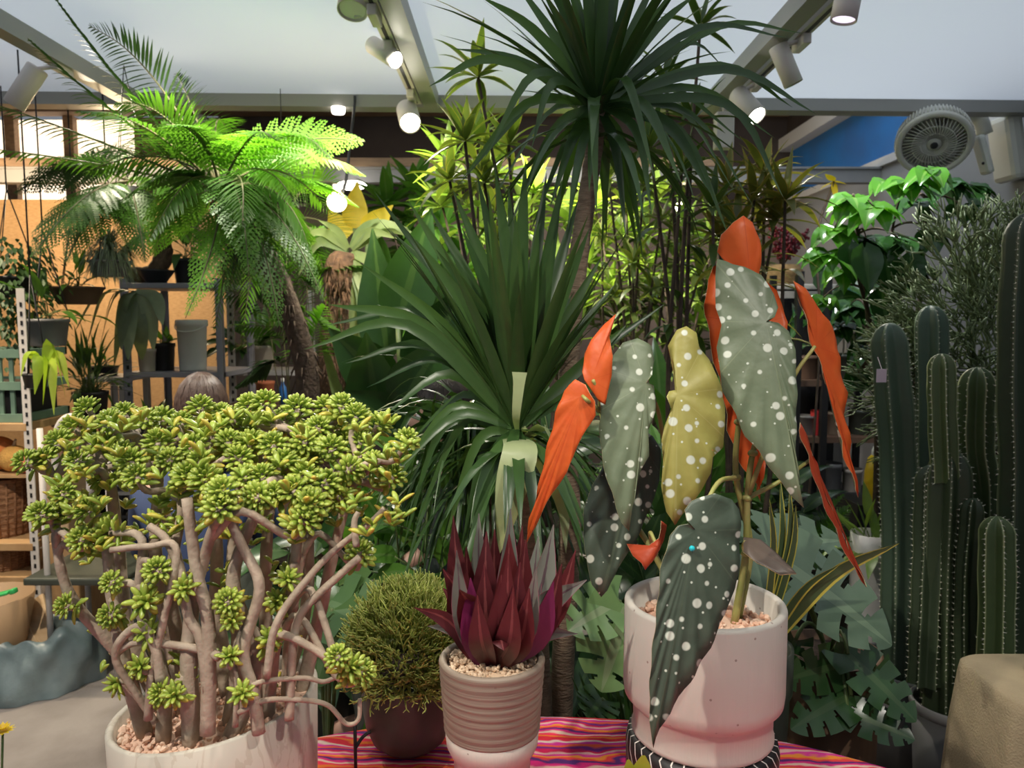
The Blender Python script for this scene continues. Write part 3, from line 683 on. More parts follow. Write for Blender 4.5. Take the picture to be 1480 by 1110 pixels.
# ================================================================== purple boat lily
q = P(711, 949, 1.13); z0 = TZ; rx = S(79, 1.13)
t = thing('boat_lily', 'dark purple spiky plant in a ribbed taupe pot at centre', 'potted plant', (q.x, q.y, TZ))
zj = P(711, 1050, 1.13).z
rows = []
for i in range(33):
    z = zj+(q.z-zj)*i/32; u = i/32; rows.append((rx*(.90+.10*u)+.0012*sin(i*1.9), z))
b = MB(); lathe(b, potshape(rows, .010), (q.x, q.y, 0), 64); build('pot', b, ceram('taupe_ceramic', (.205, .16, .12), (.28, .22, .165), bump=.9, comb=2), t)
zf = P(711, 1082, 1.13).z
b = MB(); lathe(b, [(0, TZ), (rx*.72, TZ), (rx*.73, zf-.006), (rx*.80, zf), (rx*.87, zf+.012), (rx*.898, zj), (0, zj)], (q.x, q.y, 0), 64); build('pot_foot', b, ceram('pale_foot', (.44, .375, .325), (.52, .45, .395), comb=1, bump=.35), t, label='paler bare lower half of the pot')
gravel(t, (q.x, q.y), rx-.011, q.z-.010, 420, .0042, gravelm)
bl_a = leafm('boat_lily_maroon', (.04, .008, .012), (.105, .016, .018), .4, .12, rib=(.22, .06, .06))
bl_b = leafm('boat_lily_silver', (.05, .055, .045), (.19, .195, .165), .35, .08, rib=(.10, .05, .07), edge=(.30, .08, .12), edge_at=.95)
bl_c = leafm('boat_lily_magenta', (.10, .010, .05), (.17, .018, .08), .4, .15)
c0 = V((q.x, q.y, q.z-.008)); mats = [bl_a, bl_b, bl_c]
b = MB()
for tx, ty, dy, w, m, wb in (
    (655, 745, .01, 34, 0, 0), (692, 742, .03, 30, 1, 0), (703, 768, -.01, 40, 0, 0), (738, 735, .05, 32, 1, 0), (736, 772, -.02, 42, 0, 0), (800, 758, .03, 38, 1, 0), (778, 775, .04, 32, 1, 0),
    (832, 795, .02, 32, 0, 0), (812, 815, -.03, 34, 0, 0), (848, 838, -.02, 34, 1, 1), (640, 822, -.02, 34, 0, 1), (598, 878, -.02, 22, 0, 1), (664, 852, -.07, 42, 0, 2), (655, 818, .0, 34, 0, 0), (700, 815, -.06, 38, 0, 0),
    (820, 862, .0, 24, 0, 1), (835, 916, -.03, 24, 1, 1), (778, 895, -.06, 28, 2, 1), (690, 790, .04, 36, 0, 0), (674, 790, .02, 34, 0, 0), (715, 765, .05, 34, 0, 0), (755, 760, .06, 32, 0, 0), (660, 795, -.03, 28, 1, 0), (820, 830, .03, 30, 0, 0), (775, 820, -.07, 30, 1, 0), (735, 800, -.075, 32, 0, 0), (668, 870, -.03, 30, 0, 1), (805, 880, -.05, 28, 0, 1), (690, 860, -.075, 32, 0, 0), (648, 800, .05, 26, 0, 0), (742, 850, -.08, 34, 0, 0), (618, 905, -.0, 18, 1, 1), (785, 860, .05, 26, 2, 0), (760, 780, -.04, 40, 0, 0), (680, 835, -.05, 36, 2, 0), (800, 840, -.06, 34, 2, 0), (725, 830, -.07, 38, 0, 0), (752, 812, -.075, 36, 0, 0), (716, 935, -.075, 30, 0, 3), (640, 850, .03, 30, 0, 1), (790, 800, .06, 38, 0, 0), (765, 850, -.075, 34, 0, 0)):
    T = P(tx, ty, q.y+dy); s0 = c0+V((T.x-c0.x, dy, 0)).normalized()*.018
    mid = s0.lerp(T, .5)+V((T.x-c0.x, dy*1.2, 0))*(.18 if not wb else -.02)+V((0, 0, .02 if wb else -.01))
    if wb == 3: T = P(718, 940, q.y-.07)+V((.01, 0, 0)); mid = s0.lerp(T, .6)+V((0, 0, .02))
    pathblade(b, [s0, mid, T], S(w*1.2, 1.13), .38, lambda u: max(.03, (.55+.45*sin(pi*min(1, u*1.05)))*(1-u**4)), m=m, side=V((1, 0, 0)) if abs(tx-c0.x) < 0 else (T-s0).cross(V((R.uniform(-.3, .3), -1, .35))), n=5)
build('foliage', b, mats, t)

# ================================================================== green tufty plant in the charcoal bowl
q = P(590, 966, 1.335); rd = S(70, 1.335)
t = thing('tufted_rhipsalis', 'round tuft of fine green stems in a charcoal bowl pot', 'potted plant', (q.x, q.y, TZ))
zb2 = TZ+.004; hh = q.z-zb2
rows = [(rd*.45, zb2), (rd*.60, zb2+.004), (rd*.78, zb2+hh*.12), (rd*.92, zb2+hh*.32), (rd*.98, zb2+hh*.55), (rd, zb2+hh*.8), (rd*1.0, q.z)]
b = MB(); lathe(b, potshape(rows, .008), (q.x, q.y, 0), 56); build('pot', b, M['charcoal'], t)
b = MB(); ball(b, (q.x, q.y, q.z-.03), rd*.93, 24, 12, sq=(1, 1, .62)); build('root_clump', b, M['soil'], t)
ru = leafm('rhipsalis_green', (.16, .22, .03), (.42, .48, .11), .5, .2, tip=(.58, .58, .22))
b = MB(); c0 = V((q.x-.0, q.y, q.z+.012))
for i in range(2900):
    z = rr(-.28, 1); a = R.random()*2*pi; e = sqrt(1-z*z); d = V((e*cos(a), e*sin(a), z))
    s = c0+V((d.x*rd*1.22, d.y*rd*1.15, d.z*rd*(1.22 if d.z < 0 else 1.62)+.0))*rr(.72, 1.0)
    if s.z < q.z-.02: continue
    d2 = (d+V((rr(-.6, .6), rr(-.6, .6), rr(-.1, .7)))).normalized(); L = rr(.014, .03)
    k = s+d2*L; tube(b, [s, s.lerp(k, .5)+V((rr(-.002, .002), 0, .002)), k], [.0017, .0016, .0011], 4, cap=False)
    for g in range(2):
        d3 = (d2+V((rr(-.8, .8), rr(-.8, .8), rr(0, .6)))).normalized(); tube(b, [k, k+d3*rr(.007, .015)], [.0013, .0009], 4, cap=False)
for i in range(60):   # tall sprig at the right and a few trailing ends
    s = c0+V((rd*.55+rr(-.01, .02), rr(-.02, .02), rd*1.1+rr(-.01, .05))); d2 = V((rr(-.2, .4), rr(-.3, .3), 1)).normalized()
    tube(b, [s, s+d2*rr(.015, .03)], [.0016, .001], 4, cap=False)
for i in range(90):
    a = rr(pi*1.05, pi*1.95); s = V((q.x+rd*1.02*cos(a), q.y+rd*1.02*sin(a), q.z+rr(-.005, .02))); d2 = V((cos(a)*.5+rr(-.4, .4), sin(a)*.5, rr(-1, -.2))).normalized()
    tube(b, [s, s+d2*rr(.012, .03)], [.0016, .001], 4, cap=False)
build('tuft', b, ru, t, kind='stuff')
t = thing('wire_stand', 'thin black wire pot stand beside the charcoal bowl', 'stand', (P(518, 1090, 1.33).x, 1.33, TZ))
b = MB(); a = P(518, 1040, 1.30); tube(b, [V((a.x, 1.27, TZ)), V((a.x, 1.27, a.z+.015))], .003, 8)
tube(b, crom([V((a.x, 1.27, a.z-.035)), V((a.x+.012, 1.28, a.z-.02)), V((a.x+.03, 1.29, a.z-.012))], 4), .003, 8); build('leg', b, M['black'], t)

# ================================================================== big tree aeonium-like succulent, left
q = P(312, 1012, 1.12); rp = S(149, 1.12)
t = thing('branching_succulent', 'bushy succulent with thick tan branches in the big pale pot', 'potted plant', (q.x, q.y, TZ))
tilt = Matrix.Rotation(radians(-5), 3, 'Y')
def crackmat():
    m, nt, b, o = newmat('pale_concrete'); b.inputs['Roughness'].default_value = .7
    tc = nd(nt, 'TexCoord'); nz = nd(nt, 'TexNoise', i_Scale=7., i_Detail=6.); nt.links.new(tc.outputs['Object'], nz.inputs['Vector'])
    mp = nd(nt, 'Mapping'); mp.inputs['Scale'].default_value = (1, 1, .28); mp.inputs['Rotation'].default_value = (.3, .5, 0); nt.links.new(tc.outputs['Object'], mp.inputs[0])
    n2 = nd(nt, 'TexNoise', i_Scale=14., i_Detail=5., i_Distortion=1.2); nt.links.new(mp.outputs[0], n2.inputs['Vector'])
    vein = math_(nt, 'LESS_THAN', math_(nt, 'ABSOLUTE', math_(nt, 'SUBTRACT', n2.outputs[0], .5)), .018)
    col = mixc(nt, nz.outputs[0], (.46, .415, .335), (.60, .55, .46)); col = mixc(nt, math_(nt, 'MULTIPLY', vein, .35), col, (.36, .28, .2)); nt.links.new(col, b.inputs['Base Color'])
    bp = nd(nt, 'Bump', i_Strength=.3, i_Distance=.004); nt.links.new(nz.outputs[0], bp.inputs['Height']); nt.links.new(bp.outputs[0], b.inputs['Normal']); return m
rows = [(rp*.95, TZ), (rp*.97, TZ+.01), (rp*.985, TZ+.1), (rp, q.z)]
b = MB(); lathe(b, potshape(rows, .011), (q.x, q.y, 0), 72); b.v = [(x, y, z+(x-q.x)*.13*(z-TZ)/(q.z-TZ)) for x, y, z in b.v]; build('pot', b, crackmat(), t)
go = gravel(t, (q.x, q.y), rp-.013, q.z-.014, 520, .0055, gravelp)
for v in go.data.vertices: v.co.z += v.co.x*.13
bark = solid('succulent_bark', (.42, .335, .25), .75, (.30, .225, .16), 35, .3, 90)
sg1 = leafm('succulent_green', (.17, .29, .035), (.36, .46, .07), .33, .2, tip=(.44, .47, .08))
sg2 = leafm('succulent_yellow', (.36, .42, .05), (.52, .50, .08), .33, .18, tip=(.58, .38, .06))
def fleshy(mb, p, d, L, W, th=.5, m=0, r=None, n=6):
    p = V(p); d = V(d).normalized(); s = d.cross(UP)
    if s.length < .1: s = V((1, 0, 0))
    s.normalize(); u = s.cross(d); r = R.random() if r is None else r; vs = []; ts = []; fs = []
    prof = [(0, .35), (.25, .75), (.55, 1), (.8, .8), (.94, .45)]
    for x, w in prof:
        for j in range(n):
            a = 2*pi*j/n; vs.append(p+d*x*L+u*(.10*L*sin(x*2.5))+(s*cos(a)+u*sin(a)*th)*w*W/2); ts.append((r, x, .5))
    vs.append(p+d*L+u*.06*L); ts.append((r, 1, .5)); k = len(prof)
    for i in range(k-1):
        for j in range(n): fs.append((i*n+j, i*n+(j+1) % n, (i+1)*n+(j+1) % n, (i+1)*n+j))
    for j in range(n): fs.append(((k-1)*n+j, (k-1)*n+(j+1) % n, k*n))
    mb.add(vs, fs, m, ts)
def ros_mesh(kind):
    """one rosette about the origin, axis +Z"""
    b = MB(); n, R0 = (34, .0185) if kind < 4 else (16, .018)
    for i in range(n):
        a = i*2.39996; u = (i+.5)/n; th = .10+1.75*u**.62
        d = V((cos(a)*sin(th), sin(a)*sin(th), cos(th)))
        L = R0*(.55+.45*u) if kind < 4 else .026*rr(.8, 1.2)
        fleshy(b, V((d.x*.50, d.y*.50, d.z*.65))*R0*(1 if kind < 4 else .1)+V((0, 0, .002)), (d+V((0, 0, .2))), L, L*.60 if kind < 4 else .0105, .5, m=0, n=5)
    for i in range(R.randint(5, 9)):
        a = R.random()*6.28; d = V((cos(a), sin(a), rr(-.5, .5)))
        fleshy(b, V((0, 0, -.010-rr(0, .012))), d, rr(.020, .034), .011, .6, m=1 if R.random() < .45 else 0, n=5)
    return b
ros = []
for k in range(6):
    o = build('rosette', ros_mesh(k), [sg1, sg2], None, loc=(0, 0, 0)); ros.append(o)
for o in ros: C.objects.unlink(o)
nros = 0
def rosette(p, d, k=None, s=1.):
    global nros
    o = ros[k if k is not None else R.randrange(4)].copy(); C.objects.link(o); o.name = 'rosette'; o.parent = t
    o.location = V(p)-V(t.location); d = V(d).normalized()
    o.rotation_mode = 'QUATERNION'; o.rotation_quaternion = UP.rotation_difference(d) @ Quaternion(UP, R.random()*6.28); o.scale = (s,)*3; nros += 1
tips = []
def addtip(px, py, dy, d=None, k=None, s=1.): tips.append((P(px, py, q.y+dy), d, k, s))
for px, py, dy in ((38, 668, -.02), (66, 664, .0), (127, 592, .05), (160, 612, .03), (210, 606, .04), (262, 612, .06), (290, 590, .08), (335, 606, .08), (362, 588, .06), (384, 584, .05), (430, 592, .06), (494, 588, .05), (515, 603, .02), (588, 636, .0),
    (86, 640, .02), (112, 668, -.03), (92, 715, -.05), (60, 745, -.07), (82, 748, -.04), (130, 738, -.07), (190, 668, -.03), (198, 690, -.08), (228, 640, .02), (282, 648, .0), (290, 668, -.05), (272, 690, -.07), (298, 694, -.1), (322, 712, -.13), (318, 734, -.14), (355, 690, -.05), (372, 720, -.1), (400, 715, -.09), (362, 642, .02), (395, 645, -.0), (330, 640, .03), (410, 670, -.03), (440, 640, .02), (460, 620, .04), (480, 650, .0), (520, 640, .03), (505, 680, -.02), (540, 668, .0), (566, 690, .02), (440, 690, -.06), (470, 700, -.05), (450, 730, -.1), (440, 752, -.11), (490, 720, -.03), (520, 800, -.06), (160, 770, -.08), (128, 790, -.05), (118, 780, -.09), (180, 655, .02), (150, 645, .05), (245, 665, -.02), (425, 710, -.09), (345, 665, -.02), (380, 690, -.06), (255, 720, -.03), (235, 608, .08), (410, 610, .09), (470, 590, .1), (320, 600, .1), (180, 600, .1), (110, 620, .08), (545, 615, .06), (375, 655, .08), (305, 632, .06), (480, 612, .09), (445, 665, .03), (150, 690, .02), (220, 650, .08), (500, 640, .08), (350, 620, .1)):
    addtip(px, py, dy)
for px, py, dy, k, d in ((505, 965, -.13, 4, (.6, -.6, .5)), (488, 950, -.14, 2, (-.1, -.6, .8)), (522, 972, -.12, 1, (.6, -.4, .4)), (235, 1002, -.13, 2, (-.4, -.8, .5)), (254, 1005, -.14, 4, (.1, -.8, .7)), (350, 1003, -.14, 5, (.2, -.7, .7)), (333, 950, -.13, 4, (.0, -.6, .8)), (228, 825, -.12, 3, (.1, -.6, .8)), (162, 842, -.11, 1, (-.1, -.8, .6)), (160, 890, -.1, 0, (-.2, -.9, .3)), (330, 870, -.12, 2, (.0, -.8, .6)), (335, 895, -.12, 4, (.1, -.7, .2)), (98, 876, -.06, 1, (-.6, -.6, .3)), (390, 925, -.1, 4, (.4, -.6, .7)), (415, 838, -.09, 5, (.4, -.6, .6)), (400, 870, -.08, 4, (.3, -.7, .5)), (210, 870, -.12, 5, (.2, -.8, .5)), (216, 915, -.11, 5, (0, -.8, .8)), (205, 965, -.12, 4, (-.3, -.8, .6)), (265, 850, -.13, 5, (.5, -.8, .5)), (175, 985, -.1, 5, (-.5, -.5, -.3))):
    addtip(px, py, dy, V(d), k, .85)
# branches: thick stems rise from the gravel, fork, and each fork ends in a rosette
bb = MB(); stems = []; used = set()
for k, (px0, px1, py1, dy0, dy1) in enumerate(((190, 82, 790, -.02, -.05), (215, 150, 760, -.06, -.06), (205, 160, 700, .02, .02), (250, 205, 780, -.08, -.10), (245, 230, 690, .0, .02), (285, 262, 740, -.06, -.05), (300, 310, 700, .04, .05), (300, 300, 790, -.10, -.11), (330, 345, 700, -.05, -.02), (345, 375, 730, -.09, -.08), (360, 400, 690, .03, .04), (385, 430, 745, -.05, -.07), (400, 470, 700, .0, .0), (410, 500, 720, .04, .02), (270, 210, 660, .06, .06), (375, 440, 660, .07, .06))):
    a = V((S(px0-740, 1.12), q.y+dy0, q.z-.02)); e = P(px1, py1, q.y+dy1)
    m1 = a.lerp(e, .35)+V((rr(-.02, .02), rr(-.02, .02), 0))+(a-e)*V((1, 0, 0)).dot(V((1, 0, 0)))*0; m1.x += (e.x-a.x)*.12; m2 = a.lerp(e, .7)+V((rr(-.02, .02), rr(-.015, .015), 0))
    free = [u for u in tips if u[1] is None and id(u) not in used and u[0].z > e.z]; u = min(free, key=lambda u: (u[0]-e).length); used.add(id(u))
    pts = crom([a, m1, m2, e, u[0]], 6); n = len(pts); r0 = rr(.0095, .0135); tube(bb, pts, [(r0*(1-.62*max(0, i/(n-1)-.15)/.85))*(1+.06*sin(i*1.7)) for i in range(n)], 9); stems.append((pts[:-3], r0)); rosette(u[0], (pts[-1]-pts[-3]).normalized()+V((0, -.25, .2)), u[2], u[3])
for tp in tips:
    if id(tp) in used: continue
    p, d, k, s = tp
    low = d is not None; best = None
    for pts, r0 in stems:
        for i in range(4 if low else int(len(pts)*.5), len(pts)):
            c = pts[i]; 
            if c.z > p.z-.01 and not low: continue
            w = (p-c); cost = w.length+(.12 if i < len(pts)-4 and not low else 0)+abs(w.z-.04)*.2+R.random()*.02
            if best is None or cost < best[0]: best = (cost, c, pts, i, r0)
    if best is None: best = (0, stems[0][0][-1], stems[0][0], len(stems[0][0])-1, .009)
    _, c, pts, i, r0 = best; w = p-c
    td = d if low else (V((w.x*.6, w.y*.6-.03, abs(w.z)+.06)).normalized()+V((rr(-.2, .2), rr(-.35, .0), 0))).normalized()
    tg = (pts[i]-pts[max(0, i-2)]).normalized()
    c1 = c+tg*w.length*.35+V((w.x*.25, w.y*.25, 0)); c2 = p-td*min(.05, w.length*.35)+V((rr(-.008, .008), rr(-.008, .008), 0))
    if w.length < .02: path = [c, p]
    else: path = crom([c, c1, c2, p], 5)
    n = len(path); ra = min(r0*.55, .0068); tube(bb, path, [ra+(.0042-ra)*j/(n-1) for j in range(n)], 7)
    rosette(p, td, k, s*rr(.8, 1.1))
# looping low branches seen at the front and right
for pl, r in (([(232, 985), (225, 940), (205, 905), (175, 925), (168, 955), (195, 1000), (225, 1045)], .007), ([(318, 950), (300, 942), (270, 935), (205, 928), (180, 935), (170, 945)], .0065), ([(300, 1000), (290, 925), (272, 890), (262, 830), (240, 780), (215, 760)], .0075),
    ([(345, 1000), (380, 985), (440, 980), (470, 985), (500, 970)], .0042), ([(345, 1030), (385, 1012), (440, 1012), (475, 1020), (500, 1046), (518, 1040), (520, 1010)], .0042), ([(418, 1040), (420, 990), (425, 920), (440, 880), (490, 832), (520, 805)], .007), ([(385, 980), (400, 900), (450, 830), (490, 790), (530, 760), (556, 735)], .0055), ([(515, 790), (512, 755), (518, 740)], .005), ([(374, 1060), (366, 1000), (352, 940), (375, 850), (350, 790), (318, 720)], .009), ([(300, 1060), (302, 960), (300, 890), (285, 830), (270, 720)], .011), ([(214, 1040), (222, 960), (255, 800), (215, 790), (160, 795)], .006), ([(340, 1050), (343, 990), (338, 958)], .0045)):
    pp = crom([P(x, y, q.y-.125+.004*i+(.02 if x > 400 else 0)) for i, (x, y) in enumerate(pl)], 6); n = len(pp); tube(bb, pp, [r*(1-.3*i/(n-1)) for i in range(n)], 8)
build('branches', bb, bark, t)
# loose single leaves along the twigs
b = MB()
for i in range(230):
    px = rr(60, 590); py = rr(605, 780) if R.random() < .8 else rr(780, 1000)
    if py > 780: px = rr(120, 440)
    p = P(px, py, q.y+rr(-.13, .08)); a = R.random()*6.28
    for g in range(R.randint(2, 4)):
        fleshy(b, p, V((cos(a+g*2), sin(a+g*2), rr(.1, 1.2))), rr(.016, .028), rr(.008, .012), .65, m=1 if R.random() < .3 else 0, n=5)
build('leaves', b, [sg1, sg2], t, kind='stuff')
for o in ros: bpy.data.objects.remove(o)
# ================================================================== shared plant materials
lf = {}
lf['drac'] = leafm('dracaena_leaf', (.018, .048, .014), (.05, .105, .025), .33, .18, spec=.5)
lf['dracpale'] = leafm('dracaena_pale', (.30, .36, .17), (.40, .46, .24), .4, .3)
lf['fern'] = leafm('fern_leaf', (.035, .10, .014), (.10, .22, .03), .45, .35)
lf['fernlit'] = leafm('fern_lit', (.10, .27, .02), (.20, .42, .05), .45, .4)  # lit copy of the fern green, the light put into its colour
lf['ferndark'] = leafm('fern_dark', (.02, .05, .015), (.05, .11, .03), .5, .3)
lf['grey'] = leafm('grey_green_leaf', (.13, .17, .11), (.22, .27, .18), .5, .2)
lf['dark'] = leafm('dark_leaf', (.012, .040, .010), (.035, .085, .02), .3, .15, rib=(.06, .12, .03))
lf['mid'] = leafm('mid_green_leaf', (.03, .10, .015), (.09, .21, .03), .32, .3, rib=(.12, .22, .06))
lf['lime'] = leafm('lime_leaf', (.22, .36, .03), (.42, .52, .07), .4, .45)
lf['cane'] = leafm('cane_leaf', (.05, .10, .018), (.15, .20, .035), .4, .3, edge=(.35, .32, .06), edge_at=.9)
lf['canelit'] = leafm('cane_leaf_lit', (.10, .20, .03), (.24, .33, .07), .4, .35)  # brighter cane green: lit look of the leaves is in the colour
lf['monst'] = leafm('monstera_leaf', (.035, .085, .025), (.07, .14, .04), .22, .12, rib=(.12, .2, .08))
lf['monstblue'] = leafm('monstera_grey_leaf', (.085, .14, .09), (.14, .20, .13), .2, .12, rib=(.2, .28, .18))
lf['snake'] = leafm('sansevieria_leaf', (.04, .07, .03), (.07, .11, .045), .4, .1, edge=(.52, .46, .08), edge_at=.7)
lf['schef'] = leafm('schefflera_leaf', (.035, .13, .012), (.08, .24, .02), .18, .3, rib=(.16, .30, .06))
lf['schefd'] = leafm('schefflera_dark_leaf', (.012, .05, .012), (.03, .085, .02), .15, .15, rib=(.06, .13, .04))
lf['agave'] = leafm('pale_strap_leaf', (.13, .20, .08), (.26, .33, .13), .45, .3)
lf['yel'] = leafm('yellow_leaf', (.55, .40, .02), (.75, .58, .04), .5, .4)
lf['berry'] = solid('berry_red', (.22, .012, .03), .35, (.14, .01, .02), 40)
trunkm = solid('trunk_tan', (.30, .225, .15), .85, (.19, .13, .085), 30, .6, 60, stretch=(1, 1, 4))
trunkd = solid('trunk_dark', (.07, .045, .03), .9, (.13, .085, .055), 30, .8, 70)
twig = solid('twig_brown', (.10, .07, .045), .8, (.06, .04, .03), 30)
greenstem = solid('green_stem', (.08, .14, .04), .5, (.14, .18, .06), 20)
rachis = solid('frond_stalk', (.12, .13, .05), .6, (.20, .16, .08), 20)

def simple_pot(t, c, r, h, mat, taper=.8, name='pot', soil=True):
    """open round pot standing at c"""
    rows = [(r*taper*.97, c[2]), (r*taper, c[2]+h*.03), (r*.97, c[2]+h*.86), (r*1.03, c[2]+h*.88), (r*1.03, c[2]+h)]
    z = c[2]+h; prof = [(0, c[2])]+rows+[(r*.93, z), (r*.92, z-h*.12), (0, z-h*.12)]
    b = MB(); lathe(b, prof, (c[0], c[1], 0), 32); o = build(name, b, mat, t)
    if soil:
        b = MB(); lathe(b, [(r*.93, z-h*.13), (r*.9, z-h*.09), (0, z-h*.08)], (c[0], c[1], 0), 24); build('soil', b, M['soil'], t)
    return o

# ================================================================== the tall dracaena behind the table
Y = 1.78; g0 = P(815, 1030, Y)
t = thing('dracaena', 'tall two-headed dracaena with slender tan trunks behind the table', 'potted plant', (g0.x, Y, 0))
simple_pot(t, (g0.x, Y+.03, 0), .13, .36, M['charcoal'])
tr1 = crom([V((g0.x, Y, .30)), P(812, 1000, Y), P(824, 760, Y), P(818, 640, Y), P(826, 480, Y), P(838, 360, Y), P(851, 270, Y), P(860, 205, Y), P(866, 160, Y)], 5); n = len(tr1)
b = MB(); tube(b, tr1, [S(19-7.5*(i/(n-1))**.7, Y)*(1+.05*sin(i*2.6)) for i in range(n)], 12); tw_ = build('trunk', b, trunkm, t, label='tall tan trunk carrying the upper crown')
tr2 = crom([V((g0.x-.05, Y-.03, .30)), P(782, 1000, Y-.04), P(768, 800, Y-.08), P(756, 700, Y-.10), P(748, 625, Y-.10)], 5); n = len(tr2)
b = MB(); tube(b, tr2, [S(17-5*i/(n-1), Y) for i in range(n)], 12); build('trunk', b, trunkm, t, label='short trunk carrying the lower crown')
dm = [lf['drac'], lf['dracpale']]
# upper crown: (tip px, apex lift, width px, depth offset)
b = MB(); hub = P(864, 148, Y)
def arch(mb, hub, tx, ty, dy, w, mx=None, my=None, m=0, fold=.28, prof=strap, Yb=None, n=5):
    """strap leaf from hub over (mx, my) to its tip (tx, ty)"""
    Yb = Yb or hub.y; T = P(tx, ty, Yb+dy); 
    if mx is None: mid = hub.lerp(T, .5)+V((0, 0, .0))
    else: mid = P(mx, my, Yb+dy*.6)
    d = (mid-hub).normalized(); s0 = hub+d*.012
    side = d.cross(V((R.uniform(-.25, .25), -1, R.uniform(0, .5))))
    pathblade(mb, [s0, mid, T], S(w, Yb), fold, prof, m, side=side, n=n)
for tx, ty, dy, w, mx, my in (
    (690, -8, -.05, 20, 770, 42), (735, -40, .05, 20, 800, 50), (770, -60, -.08, 20, 822, 30), (800, -90, .06, 20, 838, 20), (832, -120, -.05, 22, 850, 0), (858, -130, .08, 20, 862, 0), (880, -120, -.08, 22, 872, 0), (905, -110, .05, 20, 886, 10), (935, -80, -.05, 20, 902, 20), (960, -60, .06, 20, 915, 40), (985, -30, -.06, 20, 930, 50), (1010, -12, .04, 18, 950, 40),
    (620, 125, -.12, 20, 715, 85), (655, 70, .1, 18, 745, 85), (700, 230, -.2, 18, 775, 105), (668, 258, -.05, 18, 760, 150), (768, 215, -.22, 18, 800, 118), (660, 270, .10, 18, 790, 128), (735, 330, -.08, 18, 800, 190), (765, 340, .12, 18, 820, 200), (705, 300, .15, 16, 790, 165), (795, 300, -.15, 20, 828, 200),
    (820, 330, .15, 18, 840, 220), (862, 310, -.24, 22, 858, 150), (870, 360, .15, 18, 876, 230), (905, 345, -.1, 20, 890, 215), (930, 380, .10, 18, 905, 220), (947, 262, -.25, 20, 905, 115), (942, 310, -.2, 18, 920, 190), (985, 265, -.25, 24, 930, 150), (1028, 280, -.18, 24, 965, 180), (1060, 275, .1, 18, 985, 160), (1055, 345, -.05, 18, 985, 190),
    (1140, 55, -.06, 16, 1010, 40), (1160, 48, .08, 16, 1040, 38), (1145, 155, -.1, 20, 1040, 95), (1180, 165, -.12, 20, 1050, 100), (1050, 100, .12, 14, 990, 62), (1120, 200, .05, 16, 1010, 128), (1075, 205, .05, 16, 960, 120), (1132, 285, -.18, 18, 1050, 150), (1090, 300, .1, 16, 1000, 165),
    (840, -60, .02, 22, 852, 30), (868, -80, -.02, 22, 866, 20), (900, -60, .0, 22, 880, 30), (815, -40, .02, 22, 842, 40), (925, -40, -.1, 20, 895, 40), (790, 10, .15, 18, 826, 70), (780, -20, -.12, 18, 820, 50), (940, 10, .1, 18, 905, 75)):
    arch(b, hub, tx, ty, dy, w*.85, mx, my)
for i in range(26):   # short leaves packed in the heart
    a = R.random()*6.28; d = V((cos(a)*.5, sin(a)*.6, 1)); blade(b, hub-V((0, 0, rr(0, .06))), d+V((cos(a), sin(a), 0))*rr(0, .5), rr(.25, .5), S(15, Y), rr(.2, .9), 7, .28)
for i in range(22):
    a = R.random()*6.28; blade(b, hub-V((0, 0, rr(.02, .09))), V((cos(a), sin(a)*.9, rr(-.1, .3))), rr(.28, .42), S(15, Y), rr(1.1, 2.2), 9, .25)
build('leaf_crown', b, dm, t, label='upper crown of dark strap leaves')
# lower crown
b = MB(); hub = P(747, 618, Y-.11)
for tx, ty, dy, w, mx, my in (
    (590, 290, -.1, 24, 680, 440), (540, 275, .05, 18, 660, 440), (620, 300, .08, 22, 690, 430), (655, 275, -.05, 26, 715, 430), (690, 255, .05, 26, 725, 420), (715, 240, -.02, 26, 738, 420), (735, 270, .08, 24, 745, 430), (760, 230, -.06, 26, 752, 400), (790, 250, .06, 24, 770, 410), (812, 260, -.05, 26, 784, 420), (835, 290, .05, 24, 795, 430), (852, 330, -.06, 22, 805, 450), (870, 370, .04, 20, 815, 470), (890, 410, .08, 20, 820, 500),
    (520, 380, -.02, 20, 640, 470), (475, 440, -.08, 22, 610, 470), (440, 505, -.1, 18, 590, 470), (500, 525, .05, 16, 620, 500), (560, 330, .1, 18, 670, 440), (600, 345, -.12, 24, 690, 470), (630, 360, -.1, 24, 705, 470), (668, 330, -.12, 26, 722, 470), (705, 320, -.12, 28, 735, 470), (745, 310, -.14, 28, 748, 460), (778, 320, -.12, 26, 765, 460), (800, 345, -.1, 24, 780, 470), (825, 400, -.1, 22, 790, 500),
    (470, 470, .1, 16, 620, 455), (545, 440, .1, 18, 650, 490), (555, 600, .0, 18, 650, 540), (530, 560, .05, 14, 640, 520), (575, 680, -.05, 16, 660, 600), (560, 720, .05, 14, 650, 590), (600, 760, .0, 14, 670, 610), (640, 790, -.05, 16, 690, 640), (665, 800, .05, 16, 700, 650), (690, 790, -.1, 18, 715, 660), (610, 700, .1, 14, 680, 590), (905, 470, .05, 20, 840, 530), (930, 560, -.0, 18, 850, 560), (880, 600, .08, 16, 820, 570), (960, 440, .1, 16, 850, 520), (590, 640, .12, 14, 670, 570), (580, 800, .02, 12, 640, 620)):
    arch(b, hub, tx, ty, dy, w, mx, my, prof=lambda u: (.6+.4*min(1, u/.35))*max(.02, 1-u**3))
for i in range(40):
    a = R.random()*6.28; d = V((cos(a)*.45, sin(a)*.45, 1)); blade(b, hub+V((0, 0, -.01)), d, rr(.3, .58), S(22, Y), rr(.1, .7), 7, .28)
for i in range(26):
    a = R.random()*6.28; blade(b, hub-V((0, 0, rr(0, .05))), V((cos(a), sin(a)*.9, rr(-.1, .5))), rr(.25, .4), S(18, Y), rr(1., 2.2), 9, .25)
